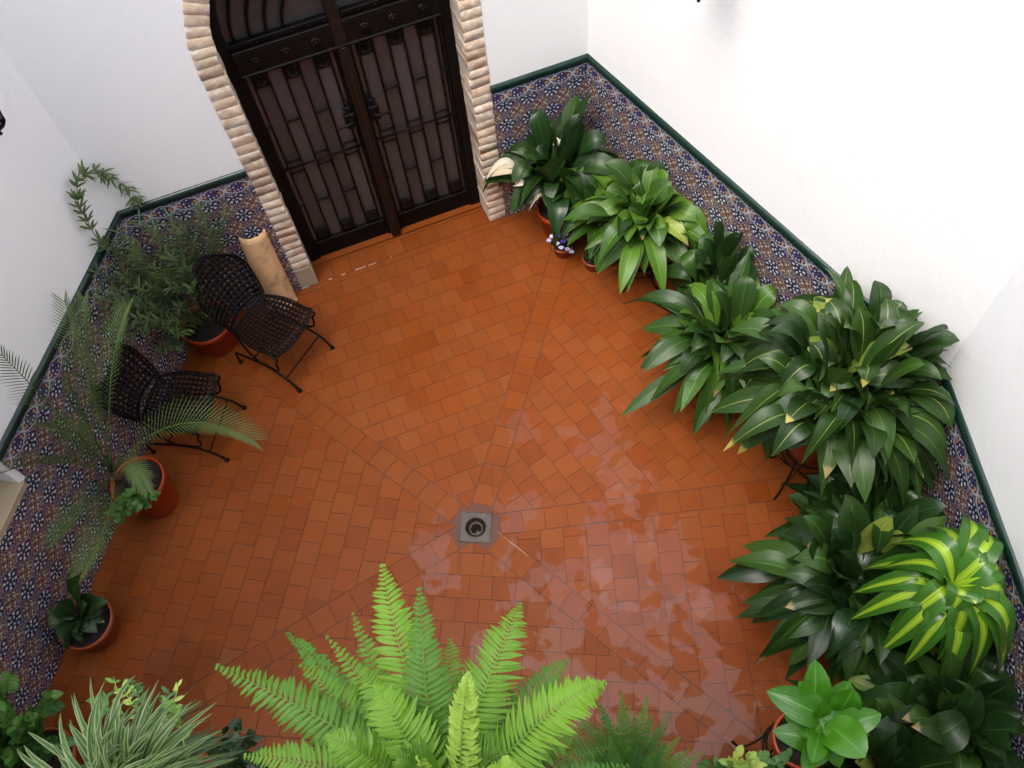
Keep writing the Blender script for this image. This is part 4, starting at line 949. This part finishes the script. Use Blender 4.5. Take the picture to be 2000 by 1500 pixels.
# ------------------------------------------------------------------ left side plants
t = thing('oleander_shrub', 'sprawling narrow-leaved shrub in a red-orange pot beside the chair, left of the door', 'potted shrub'); OX, OY = -2.585, 3.47
pot(t, (OX, OY, 0), .19, .28, M_POTRED); rnd = random.Random(31)
TI = [((-2.809,3.154,1.296),), ((-2.837,2.924,1.032),), ((-2.596,2.908,1.409),), ((-2.774,2.934,0.896),), ((-2.594,2.921,1.130),), ((-2.631,3.311,1.474),), ((-2.774,3.059,0.514),), ((-2.790,2.962,1.298),), ((-2.734,3.306,1.394),), ((-2.760,3.270,1.193),), ((-2.810,3.088,1.230),), ((-2.584,3.292,1.400),), ((-2.516,3.395,1.460),), ((-2.503,3.476,1.318),), ((-2.436,3.575,1.295),), ((-2.406,3.645,1.164),), ((-2.296,3.710,1.130),), ((-2.174,3.759,1.115),), ((-2.278,3.696,0.993),), ((-2.372,3.572,1.046),),
      ((-2.467,3.384,1.130),), ((-2.534,3.286,1.157),), ((-2.651,3.195,1.075),), ((-2.724,3.053,1.058),), ((-2.491,3.238,1.005),), ((-2.608,3.143,0.923),), ((-2.695,3.048,0.835),), ((-2.566,3.091,0.762),), ((-2.496,3.209,0.821),), ((-2.426,3.326,0.880),), ((-2.400,3.365,1.045),), ((-2.701,3.199,1.179),),
      ((-2.804,3.002,1.136),), ((-2.663,3.122,0.471),), ((-2.492,3.418,1.241),), ((-2.615,3.286,1.264),), ((-2.394,3.520,1.211),), ((-2.292,3.712,1.226),), ((-2.711,3.317,1.281),), ((-2.572,3.177,1.092),), ((-2.542,3.113,0.666),), ((-2.531,3.306,1.024),)]
for k, (tp,) in enumerate(TI):
    tp = Vector(tp); o_ = Vector((OX + rnd.uniform(-.05, .05), OY + rnd.uniform(-.05, .05), .24)); mid = o_.lerp(tp, .5) + Vector((rnd.uniform(-.08, .08), rnd.uniform(-.08, .08), .05))
    sprig(t, [o_, mid, tp], ML_OLE, 13, .080, .0125, 500 + k, 3, M_BARK, .0032, f0=.42)
lo = [Vector(p) for p in ((-2.763,3.313,1.339), (-2.770,3.332,1.551), (-2.764,3.369,1.686), (-2.739,3.457,1.759), (-2.710,3.574,1.697), (-2.678,3.647,1.545), (-2.651,3.682,1.415), (-2.638,3.639,1.332))]
sprig(t, [(OX - .05, OY, .26), (OX - .14, OY + .0, .8), lo[0]] + lo[1:], ML_OLE, 24, .080, .017, 777, 6, M_STEM, .004, keep=True)
for k, (a_, b_, c_) in enumerate([((-2.658,3.583,0.300), (-2.555,3.494,0.420), (-2.508,3.405,0.450)), ((-2.690,3.508,0.280), (-2.626,3.336,0.400), (-2.652,3.327,0.350))]): sprig(t, [a_, b_, c_], ML_VAR, 4, .07, .016, 800 + k, 2)

# palm
t = thing('potted_palm', 'young feather palm in a tall red-orange pot, in front of the tiled left wall', 'potted palm'); pot(t, (-2.765, 2.19, 0), .175, .36, M_POTRED)
pc = Vector((-2.90, 2.22, .42))
mb = MB(); mb.tube([(-2.90, 2.22, .31), (-2.90, 2.22, .45)], [.035, .02], 8); mb.obj('trunk', M_BARK, t)
def palm_frond(ctl, tip, L, seed, n=38, hint=(0, 0, 1), vee=.5):
    a, c, b = pc, Vector(ctl), Vector(tip); rnd = random.Random(seed); mb = MB()
    for i in range(n):
        v = i / n; t_ = .22 + .78 * v; p = bez(a, c, b, t_); tg = dbez(a, c, b, t_); s = tg.cross(Vector(hint)).normalized(); nm = s.cross(tg)
        l = L * (.55 + .9 * math.sin(math.pi * (v * .8 + .15))) * .75 * rnd.uniform(.85, 1.1)
        for sg in (-1, 1):
            d = (s * sg * (1 - .45 * v) + tg * (.55 + .5 * v) + nm * vee).normalized(); e = p + d * l - Vector((0, 0, .05 * l)); leaf_geo(mb, p, p + d * l * .5 + Vector((0, 0, .02 * l)), e, .0065, nm, fold=.4, n=3, m=1, petw=.002, seed=i, shape='lance')
    k0 = len(mb.v); P = [bez(a, c, b, i / 12) for i in range(13)]; mb.tube(P, [.006 * (1 - .75 * i / 12) for i in range(13)], 6)
    mb.obj('frond', ML_PALM, t)
for k, (c_, b_, L_) in enumerate([((-2.720,2.155,1.387), (-2.841,2.280,1.763), .16), ((-2.720,2.463,1.185), (-2.813,2.820,1.472), .17), ((-2.573,2.432,1.340), (-2.589,2.950,1.222), .15), ((-2.365,2.514,0.950), (-1.985,2.399,0.450), .19), ((-2.649,1.846,0.686), (-2.826,1.509,0.596), .17),
        ((-2.749,1.980,1.248), (-2.867,1.756,1.455), .15), ((-2.673,2.131,1.250), (-2.764,2.013,1.485), .12), ((-2.667,2.171,1.172), (-2.692,2.325,1.419), .10), ((-2.664,1.879,0.917), (-2.947,1.635,0.772), .14), ((-2.755,2.560,1.254), (-2.829,2.971,1.288), .14), ((-2.661,2.258,0.800), (-2.594,2.051,0.500), .12)]):
    palm_frond(c_, b_, L_, k)
for k, (c_, b_) in enumerate([((-2.612,2.052,0.460), (-2.592,2.057,0.420)), ((-2.685,2.002,0.420), (-2.863,1.988,0.250)), ((-2.759,2.038,0.420), (-2.899,1.966,0.220)), ((-2.648,2.027,0.440), (-2.657,2.017,0.380)), ((-2.727,2.081,0.440), (-2.875,2.024,0.380)), ((-2.785,2.005,0.420), (-2.982,2.028,0.200))]):
    sprig(t, [(-2.72, 2.10, .34), c_, b_], ML_IVY, 12, .042, .034, 900 + k, 2, M_STEM, shape='broad', name='trailing_stem')

# small leafy pot near lower left
t = thing('potted_lily', 'low clay pot with a few broad dark leaves against the tiled left wall', 'potted plant'); pot(t, (-2.965, 1.33, 0), .165, .21, M_POT)
cc = Vector((-2.98, 1.36, .20))
for k, (b_, w_) in enumerate([((-2.767,1.413,0.350), .07), ((-2.851,1.532,0.620), .06), ((-3.090,1.265,0.360), .07), ((-2.972,1.179,0.400), .06), ((-2.810,1.315,0.260), .05), ((-3.043,1.384,0.420), .07), ((-2.870,1.464,0.340), .06), ((-3.041,1.167,0.200), .05), ((-2.909,1.232,0.360), .06), ((-2.918,1.587,0.550), .05), ((-3.161,1.362,0.340), .06), ((-2.874,1.276,0.300), .05), ((-2.831,1.250,0.280), .06), ((-2.922,1.196,0.260), .06), ((-2.807,1.360,0.320), .06), ((-2.961,1.307,0.360), .06), ((-2.878,1.391,0.380), .06)]):
    b_ = inside_walls(Vector(b_), .03); ctl = cc.lerp(b_, .4) + Vector((0, 0, .14)); mb = MB(); leaf_geo(mb, cc, ctl, b_, w_ * 1.7, (0, -.1, 1), fold=.3, n=11, m=2, pet=.3, wave=.1, twist=.3 * math.sin(k * 2), seed=k); mb.obj('leaf', ML_DARK if k != 1 else ML_MID, t)

# ------------------------------------------------------------------ barrel tile leaning by the door
mb = MB(); L_ = .76; n1, n2 = 14, 12; vs = []
for lay_ in (0, 1):
    for i in range(n1 + 1):
        f = i / n1; R = (.098 + .022 * (1 - f)) - .013 * lay_
        for j in range(n2 + 1):
            a = math.pi * (j / n2) * .86 + .07 * math.pi; vs.append((R * math.cos(a), -R * math.sin(a) * .78, f * L_ + .004 * math.sin(j * 2.3 + i)))
fs = []; W2 = n2 + 1; B_ = (n1 + 1) * W2
for i in range(n1):
    for j in range(n2):
        q = (i * W2 + j, i * W2 + j + 1, (i + 1) * W2 + j + 1, (i + 1) * W2 + j); fs.append(q); fs.append(tuple(B_ + k for k in reversed(q)))
    for j in (0, n2): fs.append((i * W2 + j, (i + 1) * W2 + j, B_ + (i + 1) * W2 + j, B_ + i * W2 + j))
for i in (0, n1):
    for j in range(n2): fs.append((i * W2 + j, i * W2 + j + 1, B_ + i * W2 + j + 1, B_ + i * W2 + j))
mb.add(vs, fs); p = BL + (BR - BL).normalized() * (.961 - .30) - nb * .055
o = mb.obj('roof_tile', M_TEJA, loc=(p.x, p.y, .006), rot=(rad(-3.5), rad(2), ang_b)); o['label'] = 'curved buff clay roof tile stood on end against the tiles left of the door'; o['category'] = 'roof tile'

# ------------------------------------------------------------------ woven iron chairs
def make_chair(label, loc, rz):
    t = thing('iron_chair', label, 'chair', loc, rz, 'woven iron chairs by the left wall')
    def S(u, v):                                                # u back to front 0..1, v -1..1
        hw = .165 + .06 * math.sin(math.pi * min(u, .62) / 1.24) - .012 * max(0, (u - .62)) / .38 + (.020 * max(0, (u - .85) / .15) ** 2)
        x = -.205 + .42 * u + .030 * (1 - v * v) * u ** 4 - .02 * (1 - v * v) * (1 - u) ** 4 * -1 - (.035 * (v * v) * (1 - u) ** 3 * -1)
        z = .435 - .022 * (1 - v * v) * math.sin(math.pi * u) + .012 * abs(v) ** 3 - .030 * max(0, (u - .82) / .18) ** 2 * (1 - abs(v) ** 3) + .01 * (1 - u)
        return Vector((x, v * hw, z))
    def B(u, v):                                                # u bottom to top
        hw = .185 + .045 * math.sin(math.pi * u * .7) - .10 * max(0, (u - .55) / .45) ** 2.2
        z = .46 + .45 * u - .05 * v * v * u; x = -.225 - .14 * u - .03 * u * u + .055 * v * v
        return Vector((x, v * hw, z))
    def weave(F, nu, nv, wu, wv, nrm):
        mb = MB(); n = 26
        for i in range(nu):
            u0 = (i + .5) / nu; h = wu / nu / 2
            vs = []
            for k in range(n + 1):
                v = -1 + 2 * k / n; off = nrm * (.0010 * math.cos(math.pi * ((v + 1) / 2 * nv) + math.pi * i)); vs += [F(u0 - h, v) + off, F(u0 + h, v) + off]
            mb.add(vs, [(2 * k, 2 * k + 1, 2 * k + 3, 2 * k + 2) for k in range(n)])
        for j in range(nv):
            v0 = -1 + 2 * (j + .5) / nv; h = wv / nv; vs = []
            for k in range(n + 1):
                u = k / n; off = nrm * (-.0010 * math.cos(math.pi * (u * nu) + math.pi * j)); vs += [F(u, v0 - h) + off, F(u, v0 + h) + off]
            mb.add(vs, [(2 * k, 2 * k + 1, 2 * k + 3, 2 * k + 2) for k in range(n)])
        return mb
    def rim(F, r):
        P = [F(0, -1 + 2 * k / 14) for k in range(15)] + [F(k / 14, 1) for k in range(1, 15)] + [F(1, 1 - 2 * k / 14) for k in range(1, 15)] + [F(1 - k / 14, -1) for k in range(1, 14)]
        mb = MB(); mb.tube(P, r, 7, close=True); return mb
    s_ = weave(S, 13, 13, .54, .54, Vector((0, 0, 1))).obj('seat', M_CHAIR, t); md = s_.modifiers.new('thickness', 'SOLIDIFY'); md.thickness = .002
    rim(S, .006).obj('seat_rim', M_CHAIR, t)
    b_ = weave(B, 12, 11, .46, .46, Vector((1, 0, .2)).normalized()).obj('backrest', M_CHAIR, t); md = b_.modifiers.new('thickness', 'SOLIDIFY'); md.thickness = .002
    rim(B, .0075).obj('backrest_rim', M_CHAIR, t)
    for sg in (-1, 1):
        mb = MB(); y = .205 * sg
        base = spline([(-.275, y, .015), (-.272, y, .10), (-.262, y, .142), (-.235, y, .155), (-.12, y * .98, .165), (0, y * .97, .170), (.12, y * .98, .150), (.205, y, .105), (.245, y, .055), (.268, y, .015)], 4)
        mb.tube(base, .0085, 8); mb.obj('leg', M_CHAIR, t)
        mb = MB(); mb.ball((-.275, y, .017), .017, 12); mb.ball((.270, y, .017), .017, 12); mb.obj('foot', M_CHAIR, t)
        mb = MB(); mb.tube(spline([(-.06, y * .97, .172), (.06, y * .98, .178), (.145, y * 1.02, .205), (.185, y * 1.04, .27), (.195, y * 1.05, .345), (.225, y * 1.06, .395), (.235, y * 1.06, .43), (.208, y * 1.04, .437)], 5), .008, 8); mb.obj('spring_bar', M_CHAIR, t)
        mb = MB(); mb.tube(spline([(-.05, y * .95, .172), (-.13, y * .9, .26), (-.19, y * .82, .40), (-.215, y * .80, .46), (-.24, y * .82, .55)], 5), .008, 8); mb.obj('upright', M_CHAIR, t)
    mb = MB(); mb.tube([(.185, -.20, .118), (.185, .20, .118)], .006, 6); mb.tube([(-.10, -.195, .166), (-.10, .195, .166)], .006, 6); mb.obj('stretcher', M_CHAIR, t)
    return t
make_chair('woven black iron chair nearer the door, beside the red-orange pot', (-2.045, 3.325, 0), rad(-29))
make_chair('woven black iron chair behind the arching palm frond', (-2.590, 2.725, 0), rad(-8))

# ------------------------------------------------------------------ wall lanterns (only their lowest tips reach the picture)
N = NT('lantern_glass'); N.P(color=(.6, .6, .55), rough=.2); N.b.inputs['Transmission Weight'].default_value = .8; M_LG = N.m
def lantern(label, base, n_out, zb):
    """base: point on the wall (x, y), n_out: unit vector away from the wall, zb: lowest tip"""
    t = thing('wall_lantern', label, 'lantern', (base[0], base[1], 0), math.atan2(n_out.y, n_out.x), 'iron wall lanterns')
    z = zb; cx = .22
    mb = MB(); mb.lathe([(.001, z), (.008, z + .006), (.010, z + .014), (.004, z + .024), (.005, z + .04), (.05, z + .055), (.055, z + .065), (.06, z + .07)], 12, (cx, 0, 0))
    for k in range(6):
        a = k * math.pi / 3; mb.tube([(cx + .055 * math.cos(a), .055 * math.sin(a), z + .07), (cx + .085 * math.cos(a), .085 * math.sin(a), z + .30)], .005, 5)
    mb.lathe([(.09, z + .30), (.095, z + .31), (.05, z + .37), (.012, z + .40), (.010, z + .44)], 6, (cx, 0, 0)); mb.obj('cage', M_IRON, t, smooth=False)
    mb = MB(); mb.lathe([(.052, z + .075), (.080, z + .298)], 6, (cx, 0, 0)); mb.obj('glass', M_LG, t, smooth=False)
    mb = MB(); mb.box((.008, 0, z + .28), (.016, .06, .42), bev=.004); mb.obj('wall_plate', M_IRON, t, smooth=False)
    mb = MB(); mb.tube(spline([(.01, 0, z + .42), (.08, 0, z + .50), (.18, 0, z + .50), (cx, 0, z + .43)], 6), .009, 8)
    mb.tube(spline([(.012, 0, z + .12), (.05, 0, z + .03), (.09, 0, z + .06), (.08, 0, z + .11), (.05, 0, z + .10)], 5), .007, 6); mb.obj('arm', M_IRON, t)
nl = V(.98675, -.16223); nr = V(-.83103, -.55623)
lp = (-2.651,3.071,2.457); lantern('black iron wall lantern whose tip shows at the left edge of the picture', (lp[0] - nl.x * .22, lp[1] - nl.y * .22), nl, lp[2])
rp_ = (0.720,3.715,2.463); lantern('black iron wall lantern on the right wall, its foot just inside the top edge', (rp_[0] - nr.x * .22, rp_[1] - nr.y * .22), nr, rp_[2])
# loose crumbs of soil and leaf on the tiles by the pots
mb = MB(); rnd = random.Random(77)
for k in range(150):
    c = random.Random(k).choice([(1.0, 2.6), (1.3, 1.9), (1.1, 1.2), (.7, 3.5), (-2.4, 3.2), (-2.6, 1.8), (-2.6, 1.2), (-.5, 1.9), (.2, 3.8)])
    p = inside_walls(Vector((c[0] + rnd.gauss(0, .22), c[1] + rnd.gauss(0, .22), .0)), .03); r_ = rnd.uniform(.0015, .0055); a = rnd.random() * 3
    mb.add([(p.x + r_ * math.cos(a + q) * (1 + .8 * (q > 3)), p.y + r_ * math.sin(a + q), .0012 + .002 * (q % 2)) for q in (0, 1.5, 3.1, 4.6)] + [(p.x, p.y, .0035 + r_ * .3)], [(0, 1, 4), (1, 2, 4), (2, 3, 4), (3, 0, 4)])
mb.obj('soil_crumbs', M_BARK, fl, smooth=False, kind='stuff')
